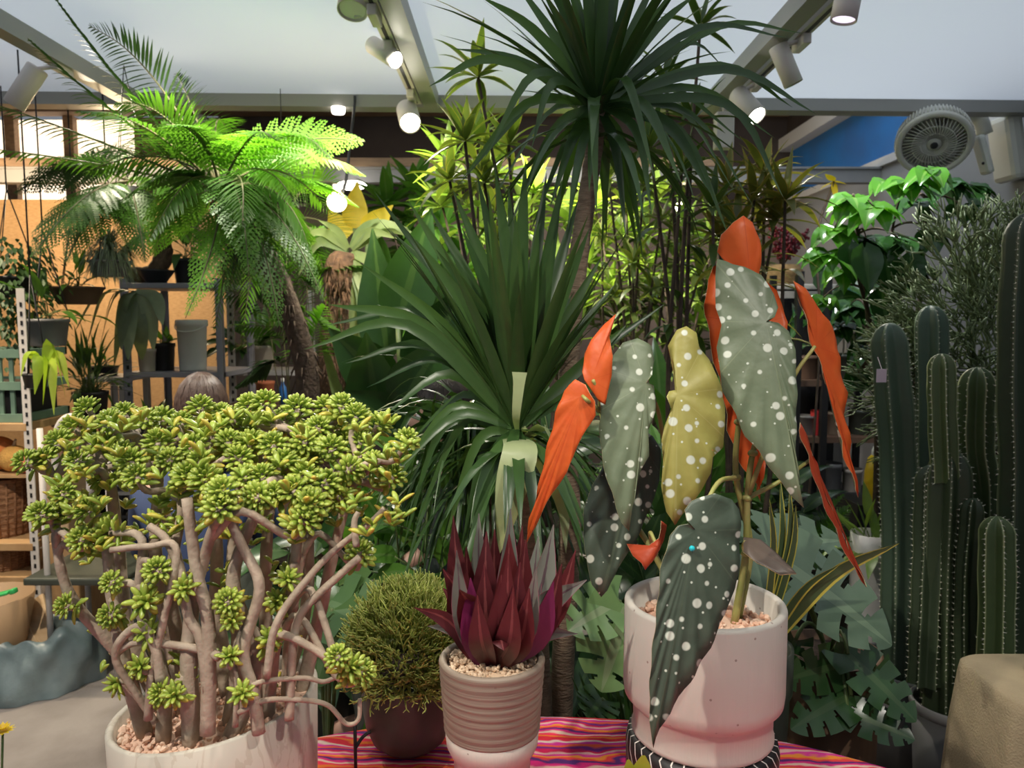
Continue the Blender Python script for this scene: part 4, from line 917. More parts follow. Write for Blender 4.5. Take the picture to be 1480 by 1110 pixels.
pathblade(b, [hub+V((-.005, -.02, -.02)), P(752, 650, Y-.22), P(738, 710, Y-.24), P(722, 800, Y-.22)], S(52, Y-.2), .12, lambda u: (.45+.55*sin(pi*min(1, .15+.75*u)))*max(.05, 1-u**6), 1, side=V((1, -.1, 0)))
pathblade(b, [hub+V((0, -.03, .0)), P(746, 600, Y-.19), P(750, 555, Y-.2), P(751, 538, Y-.2)], S(22, Y-.2), .1, lambda u: .3+.7*u, 1, side=V((1, 0, 0)))
pathblade(b, [hub+V((.02, -.01, -.02)), P(790, 620, Y-.15), P(812, 690, Y-.16), P(842, 785, Y-.12)], S(26, Y), .15, strap, 1, side=V((1, -.2, .3)))
pathblade(b, [hub+V((.02, 0, 0)), P(800, 585, Y-.1), P(840, 560, Y-.1)], S(22, Y), .2, strap, 0, side=V((0, -1, .3)))
pathblade(b, [hub+V((.01, 0, 0)), P(810, 720, Y-.05), P(818, 800, Y-.1)], S(24, Y), .2, strap, 1, side=V((1, 0, 0)))
build('leaf_crown', b, dm, t, label='lower crown with longer leaves, some pale and hanging')

# ================================================================== tree ferns, left
def ferngroup(t, hub, fr, mats, plen, bip=True):
    for (cx, cy, tx, ty, dy, mi, pl) in fr:
        T = P(tx, ty, hub.y+dy); c = P(cx, cy, hub.y+dy*.6); b = MB()
        frond(b, bez(hub, c, T, 4), plen*pl, .012, 21 if bip else 30, bip, 0, 1, pdroop=.5, rr_=.006, start=.2)
        build('frond', b, [mats[mi], rachis], t)
hub = P(318, 276, 2.95)
t = thing('tree_fern', 'arching tree fern whose long fronds sweep up to the ceiling at left', 'potted plant', (P(470, 700, 3.3).x, 3.3, 0))
simple_pot(t, (P(470, 700, 3.3).x, 3.3, 0), .2, .36, M['black'])
b = MB(); pts = crom([V((P(470, 700, 3.3).x, 3.3, .3)), P(446, 640, 3.1), P(442, 530, 3.08), P(400, 400, 3.0), P(345, 310, 2.96), hub], 6); tube(b, pts, [.055-.02*i/(len(pts)-1) for i in range(len(pts))], 10)
for i in range(240):
    k = R.randrange(len(pts)-1); a = R.random()*6.28; s = pts[k]+V((cos(a)*.045, sin(a)*.045, 0)); tube(b, [s, s+V((cos(a)*.02, sin(a)*.02, rr(-.06, -.02)))], [.004, .0015], 4)
build('trunk', b, trunkd, t)
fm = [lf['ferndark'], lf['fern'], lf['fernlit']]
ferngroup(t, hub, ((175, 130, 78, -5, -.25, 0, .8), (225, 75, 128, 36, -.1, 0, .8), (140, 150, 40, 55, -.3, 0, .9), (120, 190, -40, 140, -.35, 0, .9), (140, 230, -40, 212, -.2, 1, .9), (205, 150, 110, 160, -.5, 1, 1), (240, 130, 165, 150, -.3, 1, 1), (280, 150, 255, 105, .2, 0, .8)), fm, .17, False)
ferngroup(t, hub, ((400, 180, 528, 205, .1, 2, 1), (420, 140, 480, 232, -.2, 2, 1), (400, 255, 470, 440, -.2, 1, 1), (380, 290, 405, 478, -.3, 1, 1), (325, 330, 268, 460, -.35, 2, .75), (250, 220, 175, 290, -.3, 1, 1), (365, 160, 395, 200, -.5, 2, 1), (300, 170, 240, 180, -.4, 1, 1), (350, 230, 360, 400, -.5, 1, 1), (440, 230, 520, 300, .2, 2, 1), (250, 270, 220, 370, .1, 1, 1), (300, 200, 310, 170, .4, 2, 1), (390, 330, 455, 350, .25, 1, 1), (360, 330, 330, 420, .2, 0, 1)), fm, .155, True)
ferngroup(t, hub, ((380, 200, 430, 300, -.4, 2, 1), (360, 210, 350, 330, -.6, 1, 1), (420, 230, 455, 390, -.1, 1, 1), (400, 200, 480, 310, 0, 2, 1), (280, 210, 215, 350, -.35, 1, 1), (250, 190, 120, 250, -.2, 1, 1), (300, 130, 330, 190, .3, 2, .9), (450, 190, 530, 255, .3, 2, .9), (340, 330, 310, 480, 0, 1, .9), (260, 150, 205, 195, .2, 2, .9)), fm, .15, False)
hub = P(410, 322, 3.85)
t = thing('hanging_fern', 'drooping bright fern hung between the tree fern trunk and the bulb', 'hanging plant', (hub.x, hub.y, hub.z-.14))
simple_pot(t, (hub.x, hub.y, hub.z-.13), .07, .11, M['black']); b = MB()
for i in range(3): a = i*2.1+.2; tube(b, [hub+V((.07*cos(a), .07*sin(a), -.02)), hub+V((0, 0, .45))], .0015, 4)
tube(b, [hub+V((0, 0, .45)), V((hub.x, hub.y, 2.6))], .002, 4); build('hanger', b, M['darksteel'], t)
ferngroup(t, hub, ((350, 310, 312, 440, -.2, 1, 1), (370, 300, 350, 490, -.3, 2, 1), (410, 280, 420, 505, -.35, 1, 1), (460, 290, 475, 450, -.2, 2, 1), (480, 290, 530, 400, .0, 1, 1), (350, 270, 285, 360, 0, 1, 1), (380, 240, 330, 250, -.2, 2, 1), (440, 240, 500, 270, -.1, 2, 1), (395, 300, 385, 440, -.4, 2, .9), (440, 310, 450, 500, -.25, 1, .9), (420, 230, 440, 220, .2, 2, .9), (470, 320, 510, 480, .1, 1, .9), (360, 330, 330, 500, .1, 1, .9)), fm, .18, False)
# second fern in a round black pot hung in front of the rack
hub = P(186, 262, 3.5)
t = thing('hanging_fern', 'broad fern with a wide drooping frond hung at far left', 'hanging plant', (hub.x, hub.y, hub.z-.25))
b = MB(); ball(b, hub-V((0, 0, .10)), .11, 20, 10, sq=(1, 1, .75)); build('pot', b, M['black'], t)
b = MB()
for i in range(3):
    a = i*2.1+.4; tube(b, [hub+V((.1*cos(a), .1*sin(a), -.06)), hub+V((0, 0, .5)), ], .002, 4)
tube(b, [hub+V((0, 0, .5)), V((hub.x, hub.y+.0, 2.6))], .003, 4); build('hanger', b, M['darksteel'], t)
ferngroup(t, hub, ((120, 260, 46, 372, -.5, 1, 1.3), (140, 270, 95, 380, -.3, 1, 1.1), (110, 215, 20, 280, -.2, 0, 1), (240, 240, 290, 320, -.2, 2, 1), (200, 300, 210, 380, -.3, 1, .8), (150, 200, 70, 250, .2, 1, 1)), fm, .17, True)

# ================================================================== cacti, right
cactm = leafm('cactus_blue_green', (.045, .075, .05), (.07, .11, .07), .5, 0, edge=(.16, .21, .13), edge_at=.86)
cactg = leafm('cactus_green', (.045, .075, .025), (.08, .115, .04), .5, 0, edge=(.34, .38, .20), edge_at=.84)
cactd = leafm('cactus_dark_green', (.025, .042, .02), (.045, .065, .03), .5, 0, edge=(.12, .15, .08), edge_at=.86)
spinem = solid('cactus_spines', (.72, .68, .55), .6)
def cactus(t, pts, r, ribs, mat, spn=.018, rot=0., sp=.0022, dome=1.5, label=None, wob=.03):
    pp = crom(pts, 7); k = len(pp); nseg = ribs*8; b = MB(); vs = []; ts = []; fs = []; sm = MB(); rd = R.random()
    tot = sum((pp[i+1]-pp[i]).length for i in range(k-1)); acc = 0; last = -1; rings = []
    for i in range(k+6):
        if i < k: c = pp[i]; rad = r*(1+wob*sin(i*1.1+rd*9)); d = (pp[min(i+1, k-1)]-pp[max(i-1, 0)]).normalized()
        else:
            a = (i-k+1)/6*pi/2; c = pp[-1]+d*r*dome*sin(a)*.8; rad = r*max(.03, cos(a))
        rings.append((c, rad))
        e = V((1, 0, 0)); e = (e-d*e.dot(d)).normalized(); g = d.cross(e)
        for j in range(nseg):
            a = 2*pi*j/nseg+rot; q = abs(((j/8) % 1)-.5)*2; h = q**1.6          # 1 on the ridge, 0 in the groove
            vs.append(c+(e*cos(a)+g*sin(a))*rad*(.54+.46*h)); ts.append((rd, i/(k+6), h))
    for i in range(k+5):
        for j in range(nseg): fs.append((i*nseg+j, i*nseg+(j+1) % nseg, (i+1)*nseg+(j+1) % nseg, (i+1)*nseg+j))
    b.add(vs, fs, 0, ts); o = build('stem', b, mat, t, label=label)
    # spine cushions every spn metres along each ridge
    for rb in range(ribs):
        acc = 0
        for i in range(k+4):
            p0 = V(vs[i*nseg+rb*8]); p1 = V(vs[(i+1)*nseg+rb*8]); L = (p1-p0).length; x = (-acc) % spn
            while x < L:
                p = p0.lerp(p1, x/L); out = (p-rings[i][0]).normalized()
                if out.y < .45:
                    sm.add([p+V(v)*sp*rr(.8, 1.2) for v in OCT], OCF)
                    for q in range(2):
                        d2 = (out+V((rr(-.8, .8), rr(-.8, .8), rr(-.8, .8)))).normalized(); sd = d2.orthogonal().normalized()*.0006
                        sm.add([p-sd, p+sd, p+d2*sp*4], [(0, 1, 2)])
                x += spn
            acc += L
    build('spines', sm, spinem, o, smooth=False, kind='stuff')
greypot = solid('grey_plastic_pot', (.085, .08, .078), .55, (.11, .105, .10), 5)
rimgrey = solid('grey_pot_rim', (.26, .25, .24), .55)
def bigpot(t, c, r, h):
    b = MB(); lathe(b, [(0, 0), (r*.78, 0), (r*.97, h-.03), (r*.93, h-.035), (r*.93, h-.05), (0, h-.05)], c, 48); build('pot', b, greypot, t)
    b = MB(); lathe(b, [(r*.93, h-.035), (r*.97, h-.035), (r*1.04, h-.02), (r*1.04, h-.004), (r*1.0, h), (r*.94, h-.004)], c, 48, closed=True); build('rim', b, rimgrey, t)
    b = MB(); lathe(b, [(r*.93, h-.05), (0, h-.045)], c, 32); build('soil', b, M['soil'], t)
Y = 2.45; g = P(1322, 958, Y)
t = thing('ribbed_cactus', 'blue-green ribbed cactus with a paper tag, leftmost of the cactus pots', 'potted cactus', (g.x, Y, 0))
bigpot(t, (g.x, Y, 0), .17, g.z)
def cp(x, y, Y): return P(x, y, Y)
cactus(t, [V((P(1302, 950, Y-.07).x, Y-.07, g.z-.06)), cp(1303, 800, Y-.07), cp(1299, 640, Y-.07), cp(1288, 500, Y-.07)], S(27, Y), 5, cactm, rot=.2)
cactus(t, [V((P(1345, 950, Y+.03).x, Y+.03, g.z-.06)), cp(1346, 700, Y+.03), cp(1345, 470, Y+.03)], S(24, Y), 5, cactm, rot=.9)
cactus(t, [V((P(1330, 950, Y+.08).x, Y+.08, g.z-.06)), cp(1330, 850, Y+.08), cp(1326, 780, Y+.08)], S(20, Y), 5, cactd, rot=.4)
b = MB(); q = P(1274, 542, Y-.16); obox(b, q+V((0, 0, .018)), q-V((0, 0, .022)), .03, .0012, up=(0, 1, 0)); tube(b, [q+V((0, 0, .018)), q+V((.015, .06, .05))], .0008, 4); build('paper_tag', b, solid('tag_paper', (.75, .60, .66), .7), t, smooth=False, label='small pale pink paper tag')
Y = 2.15; g = P(1378, 1012, Y)
t = thing('ribbed_cactus', 'cluster of green ribbed cactus columns in the middle grey pot', 'potted cactus', (g.x, Y, 0))
bigpot(t, (g.x, Y, 0), S(58, Y), g.z)
cactus(t, [V((P(1366, 990, Y).x, Y, g.z-.06)), cp(1366, 850, Y), cp(1372, 690, Y), cp(1366, 690, Y-.005)][:3], S(34, Y), 6, cactd, rot=.1)
cactus(t, [cp(1366, 695, Y-.01), cp(1362, 600, Y-.02), cp(1361, 535, Y-.02)], S(20, Y), 6, cactg, rot=.3)
cactus(t, [cp(1336, 990, Y-.02), cp(1340, 900, Y), cp(1344, 800, Y+.02), cp(1346, 700, Y+.03)], S(24, Y), 6, cactd, rot=.7)
cactus(t, [V((P(1412, 990, Y+.02).x, Y+.02, g.z-.06)), cp(1412, 850, Y+.02), cp(1418, 720, Y+.02), cp(1410, 640, Y+.02), cp(1412, 560, Y+.02)], S(25, Y), 6, cactg, rot=.5)
cactus(t, [cp(1398, 990, Y-.06), cp(1398, 850, Y-.06), cp(1406, 740, Y-.06)], S(17, Y), 5, cactd, rot=.2)
Y = 1.95; g = P(1425, 1065, Y)
t = thing('ribbed_cactus', 'tallest cactus at the right edge of the photo, dotted with white spines', 'potted cactus', (g.x+.1, Y, 0))
bigpot(t, (g.x+.10, Y-.02, 0), S(62, Y), g.z)
cactus(t, [V((P(1440, 1000, Y).x, Y, g.z-.06)), cp(1440, 900, Y), cp(1441, 775, Y)], S(25, Y), 6, cactg, rot=.35, spn=.014)
cactus(t, [V((P(1484, 1000, Y+.04).x, Y+.04, g.z-.06)), cp(1480, 850, Y+.04), cp(1484, 700, Y+.04), cp(1482, 520, Y+.04), cp(1490, 350, Y+.04)], S(37, Y), 6, cactd, rot=.55, spn=.014)

# ================================================================== pencil cactus mass in front of the grey wall
Y = 2.75; g = P(1410, 800, Y)
t = thing('pencil_cactus', 'big tangle of thin green pencil stems against the grey wall', 'potted plant', (g.x, Y, 0))
simple_pot(t, (g.x, Y, 0), .2, .4, M['charcoal'])
b = MB(); bt = MB(); pm = leafm('pencil_stem', (.05, .08, .025), (.20, .25, .11), .45, 0)
tube(bt, crom([V((g.x, Y, .35)), P(1405, 760, Y), P(1400, 620, Y), P(1395, 560, Y)], 5), [.03]*15+[.025], 8)
tube(bt, crom([V((g.x, Y, .35)), P(1420, 760, Y), P(1435, 640, Y), P(1440, 540, Y)], 5), [.028]*15+[.022], 8); build('trunk', bt, trunkd, t)
def pencil(mb, p, d, L, r, depth):
    e = p+d*L; mid = p.lerp(e, .5)+V((rr(-.012, .012), rr(-.012, .012), rr(-.008, .012))); tube(mb, [p, mid, e], [r, r*.9, r*.8], 5, cap=depth == 0)
    if depth:
        for k in range(R.choice((2, 3, 3))):
            pencil(mb, e, (d+V((rr(-.6, .5), rr(-.5, .5), rr(-.4, .5)))).normalized(), L*rr(.7, .98), r*.84, depth-1)
for i in range(150):
    if i < 115: s = P(rr(1375, 1470), rr(420, 650), Y+rr(-.12, .12)); c = P(1410, 560, Y); d = (s-c)+V((rr(-.3, .15), rr(-.25, .2), rr(-.1, .3)))
    else: s = P(rr(1340, 1420), rr(480, 620), Y-rr(0, .12)); d = V((-1, rr(-.4, .1), rr(-.2, .4)))
    pencil(b, s, d.normalized(), rr(.08, .115), .0042, 3)
build('stems', b, pm, t)

# ================================================================== schefflera, upper right
Y = 3.15; g = P(1290, 700, Y)
t = thing('schefflera', 'glossy broad-leaved plant below the wall fan', 'potted plant', (g.x, Y, 0))
simple_pot(t, (g.x, Y, 0), .17, .35, M['charcoal'])
bs = MB(); b = MB(); tops = []
for px, py, dy in ((1235, 300, -.1), (1290, 330, .0), (1340, 290, .05), (1240, 400, -.1), (1300, 420, .0)):
    top = P(px, py, Y+dy); pts = crom([V((g.x+rr(-.05, .05), Y+rr(-.05, .05), .3)), P((px+1300)/2, 620, Y), P((px*2+1300)/3, 480, Y), top], 5); tube(bs, pts, [.014-.007*i/(len(pts)-1) for i in range(len(pts))], 7); tops.append(pts)
for px, py, dy, L, m, dx in ((1232, 285, -.1, .24, 0, -.6), (1262, 298, -.2, .22, 0, -.3), (1310, 262, -.1, .22, 0, .1), (1345, 245, -.15, .2, 0, .4), (1322, 292, .0, .2, 1, .3), (1372, 262, .0, .22, 1, .6), (1405, 268, .1, .22, 1, .9), (1392, 300, .05, .2, 1, .4), (1280, 262, .1, .2, 0, 0), (1206, 330, -.15, .22, 0, -.8), (1195, 365, -.2, .22, 0, -.5), (1252, 345, -.1, .22, 1, 0), (1300, 345, -.15, .22, 1, 0), (1345, 335, -.1, .2, 1, .3), (1215, 390, -.1, .2, 0, -.6), (1285, 400, -.1, .22, 1, 0), (1320, 390, -.1, .2, 1, .2), (1230, 440, .1, .2, 1, -.3), (1265, 460, .1, .2, 1, .2), (1190, 430, -.05, .18, 0, -.4), (1250, 500, .1, .2, 1, -.1), (1240, 540, .1, .18, 1, .1), (1215, 470, .15, .18, 1, 0), (1295, 500, .15, .2, 1, .2)):
    c = P(px, py, Y+dy); near = min((q for pts in tops for q in pts), key=lambda q: (q-c).length)
    tube(bs, bez(near, near.lerp(c, .5)+V((0, 0, .06)), c, 6), [.005]*4+[.003]*3, 5)
    a0 = atan2(-.6, dx); nl = R.choice((5, 6, 7))
    for k in range(nl):
        a = a0+(k-(nl-1)/2)*.62; d = V((cos(a), sin(a)*.7, rr(-.45, .15))).normalized()
        broad(b, c, d, (0, -.45, 1), L*rr(.62, 1)*.78, L*.42, ovate, .05, 8, 2, .25, rr(.9, 1.6), .05, m)
for px, py, dy, L in ((1250, 358, -.3, .17), (1316, 370, -.28, .15), (1282, 375, -.2, .16), (1276, 420, -.2, .17), (1228, 355, -.25, .15)):
    broad(b, P(px, py, Y+dy), V((.08, -.15, -1)), (0, -1, .25), L, L*.72, ovate, .12, 8, 3, .15, .1, .04, 1)
build('stems', bs, twig, t); build('foliage', b, [lf['schef'], lf['schefd']], t)

# ================================================================== monsteras near the table
def mon(t, b, bs, base, J, tip, Y, n, W, m=0, Yt=None, droop=.15):
    Jp = P(J[0], J[1], Y); T = P(tip[0], tip[1], Yt or Y); d = T-Jp; L = d.length
    broad(b, Jp, d, n, L*1.04, W, lambda u: max(.03, sin(pi*(.20+.80*u**.9))**.75), .28, 34, 5, .10, droop, .03, m, slits=7)
    tube(bs, bez(base, base.lerp(Jp, .6)+V((0, 0, .12)), Jp, 8), .005, 6)
Yg = 1.85; g = P(1195, 1000, Yg)
t = thing('monstera', 'split-leaf monstera spreading to the right of the pale begonia pot', 'potted plant', (g.x, Yg, 0))
woodpot = solid('brown_wood_pot', (.16, .085, .04), .65, (.10, .05, .025), 14, .3, 30, stretch=(1, 1, .15))
zz = P(1195, 938, Yg).z
rows = [(.10, 0), (.105, .01), (.125, zz)]; b = MB(); lathe(b, [(0, 0)]+rows+[(.115, zz+.002), (.113, zz-.03), (0, zz-.03)], (g.x, Yg, 0), 40); build('pot', b, woodpot, t)
b = MB(); lathe(b, [(.114, zz-.03), (.11, zz-.022), (0, zz-.02)], (g.x, Yg, 0), 24); build('soil', b, M['soil'], t)
b = MB(); bs = MB(); base = V((g.x, Yg, zz-.02))
mon(t, b, bs, base, (1112, 800), (1290, 918), 1.72, (-.1, -.6, 1), .23, 1, 1.62)
mon(t, b, bs, base, (1098, 790), (1215, 772), 1.80, (0, -.7, 1), .18, 1, 1.85)
mon(t, b, bs, base, (1222, 960), (1135, 975), 1.74, (.1, -1, .4), .11, 2, 1.66)
mon(t, b, bs, base, (1225, 945), (1325, 1035), 1.72, (.2, -1, .6), .12, 2, 1.62)
mon(t, b, bs, base, (1230, 1005), (1145, 1045), 1.70, (-.1, -1, .7), .11, 2, 1.64)
mon(t, b, bs, base, (1225, 1030), (1320, 1062), 1.68, (.1, -1, .8), .09, 2, 1.62)
mon(t, b, bs, base, (1265, 965), (1265, 1055), 1.74, (.3, -1, .3), .10, 2, 1.68)
mon(t, b, bs, base, (1150, 925), (1125, 975), 1.75, (-.2, -1, .5), .09, 2)
build('stems', bs, greenstem, t); build('foliage', b, [lf['monst'], lf['monstblue'], leafm('monstera_dark', (.015, .05, .015), (.035, .085, .025), .25, .1, rib=(.06, .11, .04))], t)
Yg = 1.62; g = P(870, 1000, Yg)
g = P(937, 1000, Yg); t = thing('monstera', 'small lit monstera with fingered leaves just left of the pale begonia pot', 'potted plant', (g.x, Yg+.02, 0)); simple_pot(t, (g.x, Yg+.02, 0), .09, .3, M['black'])
b = MB(); bs = MB(); base = V((g.x, Yg+.02, .28))
lf['monlit'] = leafm('monstera_lit', (.10, .20, .07), (.18, .30, .11), .3, .25, rib=(.26, .34, .18))  # paler monstera copy with the lit look put into its colours
mon(t, b, bs, base, (905, 880), (868, 995), 1.55, (-.2, -1, .4), .17, 0, 1.50)
mon(t, b, bs, base, (895, 868), (822, 905), 1.57, (-.3, -1, .8), .13, 0, 1.52)
mon(t, b, bs, base, (870, 1010), (850, 1035), 1.60, (-.3, -1, .8), .10, 1, 1.56)
for i in range(16): arch(b, base+V((0, 0, .03)), rr(825, 905), rr(940, 1020), rr(-.02, .1), 16, m=1)
build('stems', bs, greenstem, t); build('foliage', b, [lf['monlit'], lf['dark']], t)
Yg = 1.75; g = P(470, 960, Yg)
t = thing('monstera', 'dark glossy monstera behind the charcoal bowl', 'potted plant', (g.x, Yg, 0)); simple_pot(t, (g.x, Yg, 0), .13, .4, M['charcoal'])
b = MB(); bs = MB(); base = V((g.x, Yg, .37))
mon(t, b, bs, base, (470, 870), (560, 905), 1.70, (.1, -.9, .8), .17, 0, 1.62)
mon(t, b, bs, base, (480, 880), (455, 990), 1.68, (-.1, -1, .5), .15, 0, 1.62)
mon(t, b, bs, base, (500, 850), (540, 960), 1.72, (.2, -1, .5), .15, 0, 1.66)
mon(t, b, bs, base, (455, 850), (400, 930), 1.75, (-.3, -1, .5), .14, 0, 1.7)
build('stems', bs, greenstem, t); build('foliage', b, [lf['monst']], t)

# ================================================================== snake plant behind the pale pot
Yg = 1.62; g = P(1075, 940, Yg)
t = thing('snake_plant', 'snake plant with yellow-edged leaves behind the begonia', 'potted plant', (g.x, Yg, 0)); zz = P(1075, 930, Yg).z
simple_pot(t, (g.x, Yg, 0), .10, zz, M['charcoal'])
b = MB(); bp = V((g.x+.04, Yg, zz-.02))
for tx, ty, dy, w, mx, my in ((1300, 785, -.12, 24, 1200, 835), (1142, 700, .02, 13, 1140, 790), (1128, 690, .05, 13, 1130, 790), (1150, 730, .0, 12, 1145, 800), (1112, 720, -.02, 12, 1118, 800), (1215, 815, -.1, 16, 1160, 855)):
    arch(b, bp, tx, ty, dy, w, mx, my, prof=lambda u: (.7+.3*min(1, u/.3))*max(.02, 1-u**3))
build('foliage', b, lf['snake'], t)

# ================================================================== beige draped stool, bottom right
Yg = 1.55; a = P(1440, 985, Yg); x0 = P(1395, 1100, Yg).x
can = solid('beige_canvas', (.42, .33, .20), .9, (.36, .28, .17), 12, .35, 220)
t = thing('draped_stool', 'stool draped in beige canvas at the bottom right corner', 'stool', (x0+.2, Yg, 0))
b = MB(); vs = []; fs = []; n = 64; zt = a.z
rows = [(.0, zt), (.6, zt), (.90, zt-.002), (.97, zt-.010), (1.0, zt-.03), (1.10, zt-.16), (1.16, zt-.30)]
for k, (sc, z) in enumerate(rows):
    for j in range(n):
        th = 2*pi*j/n; ex = .42; c, s = cos(th), sin(th)
        sx = (abs(c)**ex)*(1 if c > 0 else -1); sy = (abs(s)**ex)*(1 if s > 0 else -1); w = 1+(.03*sin(th*9)+.03*sin(th*4+1))*max(0, (k-3)/3)
        vs.append((a.x+.105+sx*.125*sc*w, Yg+.02+sy*.13*sc*w, z))
for k in range(len(rows)-1):
    for j in range(n): fs.append((k*n+j, k*n+(j+1) % n, (k+1)*n+(j+1) % n, (k+1)*n+j))
b.add(vs, [tuple(reversed(f)) for f in fs]); build('canvas_cover', b, can, t)
b = MB(); box(b, a.x+.03, a.x+.18, Yg-.07, Yg+.11, zt-.03, zt-.004); build('seat', b, wood, t, smooth=False)
for sx in (0.05, .16):
    for sy in (-.05, .09):
        b = MB(); tube(b, [(a.x+sx, Yg+sy, 0), (a.x+sx, Yg+sy, zt-.03)], .014, 8); build('leg', b, wood, t)
q = P(1512, 985, 1.56); t = thing('round_vase', 'white rounded vase cut off by the right edge, on the draped stool', 'vase', (q.x, 1.56, zt))
b = MB(); lathe(b, [(0, zt), (.02, zt), (.03, zt+.015), (.034, zt+.035), (.028, zt+.06), (.022, zt+.065), (.018, zt+.06), (.02, zt+.03), (0, zt+.02)], (q.x, 1.56, 0), 32); build('body', b, M['white'], t)
# yellow-green young leaves at the very front
q = P(588+360-20, 1130, 1.0); t = thing('young_succulent', 'yellow-green leaf tips poking up at the bottom edge before the black stand', 'potted plant', (P(925, 1110, .96).x, .96, TZ))
simple_pot(t, (t.location.x, .96, TZ), .035, .10, M['white']); b = MB()
for tx, ty, w in ((930, 1092, 36), (908, 1098, 26), (915, 1115, 30), (945, 1120, 30)):
    T = P(tx, ty, .955); s0 = V((t.location.x, .96, TZ+.095)); pathblade(b, [s0, s0.lerp(T, .6)+V((0, .01, 0)), T], S(w, .96), .15, lambda u: max(.05, sin(pi*(.15+.8*u**1.3))), side=V((1, 0, 0)))
build('foliage', b, lf['lime'], t)
q = P(4, 1058, 2.0); t = thing('yellow_flower', 'yellow flower at the left edge near the bottom', 'potted flower', (q.x-.02, 2.0, 0)); simple_pot(t, (q.x-.02, 2.0, 0), .06, .14, M['charcoal'])
b = MB(); tube(b, [(q.x-.02, 2.0, .12), q], .003, 6); build('stem', b, greenstem, t); b = MB()
for r_, n_, l_ in ((0, 12, .032), (1, 9, .024)):
    for i in range(n_): a_ = i*6.28/n_; blade(b, q+V((0, 0, r_*.006)), V((cos(a_), sin(a_), .4+r_*.6)), l_, .016, .3, 4, .1, ovate)
build('petals', b, lf['yel'], t)
# ================================================================== metal racks, left
def rack(lab, x0, x1, y0, y1, shelves, zt, mat=None, cat='rack', xs=None):
    mat = mat or M['rackgrey']; t = thing('metal_rack', lab, cat, ((x0+x1)/2, (y0+y1)/2, 0))
    for x in (x0, x1):
        for y in (y0, y1):
            b = MB(); box(b, x-.02, x+.02, y-.003, y+.003, 0, zt); box(b, x-.003 if x == x1 else x-.02, x+.02 if x == x1 else x-.014, y-.02, y+.02, 0, zt)
            if y == y0:
                z = .1
                while z < zt-.03: box(b, x-.007, x+.007, y-.0045, y-.003, z, z+.022, 1); z += .05
            build('post', b, [mat, M['black']], t, smooth=False)
    for z in shelves:
        b = MB(); box(b, x0-.02, x1+.02, y0-.01, y1+.01, z-.03, z); build('shelf', b, mat, t, smooth=False, bevel=.003)
    return t
Yr = 4.35
x0 = P(184, 500, Yr).x; x1 = P(318, 500, Yr).x
Z1 = P(240, 409, Yr).z; Z2 = P(240, 538, Yr).z
rack('grey slotted metal rack with a white bin, behind the tree fern', x0, x1, Yr, 4.85, (Z1, Z2, .55), P(0, 402, Yr).z)
whiteshelf = solid('white_shelf', (.45, .43, .42), .5)
Z3 = P(360, 536, 4.95).z
rack('second metal rack with a pale shelf, right of the slotted rack', P(335, 500, 4.95).x, P(450, 500, 4.95).x, 4.95, 5.35, (Z3, .6), P(0, 420, 4.95).z, whiteshelf)
Z4 = P(150, 545, 4.6).z
rack('low pale rack left of the slotted rack', P(128, 545, 4.6).x, P(176, 545, 4.6).x, 4.6, 4.9, (Z4, .5), Z4, whiteshelf)

def put(name, lab, cat, px, Y, z, r, h, mat, taper=.85, soil=True, group=None):
    c = (S(px-740, 1)*0+P(px, 555, Y).x, Y, z); t = thing(name, lab, cat, c, group); simple_pot(t, c, r, h, mat, taper, soil=soil); return t, V((c[0], c[1], z+h*.88))
terra = solid('terracotta', (.42, .12, .05), .7, (.35, .10, .04), 10)
greyp = solid('pot_grey', (.14, .14, .145), .5); brownp = solid('pot_brown', (.12, .07, .045), .6); creamp = solid('pot_cream', (.46, .40, .34), .55); bluep = solid('pot_blue', (.04, .09, .14), .4)
def leafy(t, c, n, L, W, mat, droop=.8, prof=ovate, lo=.1, hi=1.5, bro=False, stem=True, spread=.04, hgt=.0):
    b = MB(); bs = MB()
    for i in range(n):
        a = R.random()*6.28; th = rr(lo, hi); d = V((cos(a)*sin(th), sin(a)*sin(th), cos(th)))
        s = c+V((rr(-spread, spread), rr(-spread, spread), rr(0, .02)+hgt*R.random()))
        if stem: e = s+d*L*rr(.3, .9); tube(bs, bez(s, s.lerp(e, .5)+V((0, 0, .02)), e, 3), .0025, 4)
        else: e = s
        if bro: broad(b, e, d+V((0, 0, -.3)), (d.x*-.3, -.6, .8), L*rr(.6, 1), W*rr(.7, 1), prof, .1, 6, 2, .2, droop, .05)
        else: blade(b, e, d, L*rr(.7, 1.1), W, droop*rr(.5, 1.4), 5, .25, prof)
    if bs.v: build('stems', bs, greenstem, t)
    return build('foliage', b, mat, t)
# things on the racks
b = MB(); q = P(278, 500, 4.5); z = Z2; r = .085; h = P(278, 462, 4.5).z-z
t = thing('white_bin', 'tall white bin on the slotted rack', 'bin', (q.x, 4.5, z)); rows = [(r*.86, z), (r*.88, z+.01), (r*.97, z+h*.86), (r*1.06, z+h*.88), (r*1.06, z+h*.97), (r, z+h)]
lathe(b, [(0, z)]+rows+[(r*.93, z+h), (r*.9, z+h*.3), (0, z+h*.3)], (q.x, 4.5, 0), 32); build('body', b, M['white'], t)
b = MB(); tube(b, [V((q.x+r*1.07*cos(a), 4.5-r*1.07*sin(a), z+h*.93-.05*sin(a))) for a in [pi*i/10 for i in range(11)]], .004, 5); build('handle', b, M['white'], t)
t, c = put('potted_plant', 'black pot beside the white bin on the slotted rack', 'potted plant', 238, 4.5, Z2, .065, .16, M['black']); leafy(t, c, 18, .08, .03, lf['mid'])
t, c = put('cream_pot', 'small cream pot with ridges beside the black pot on the slotted rack', 'pot', 214, 4.42, Z2, .05, .13, creamp); 
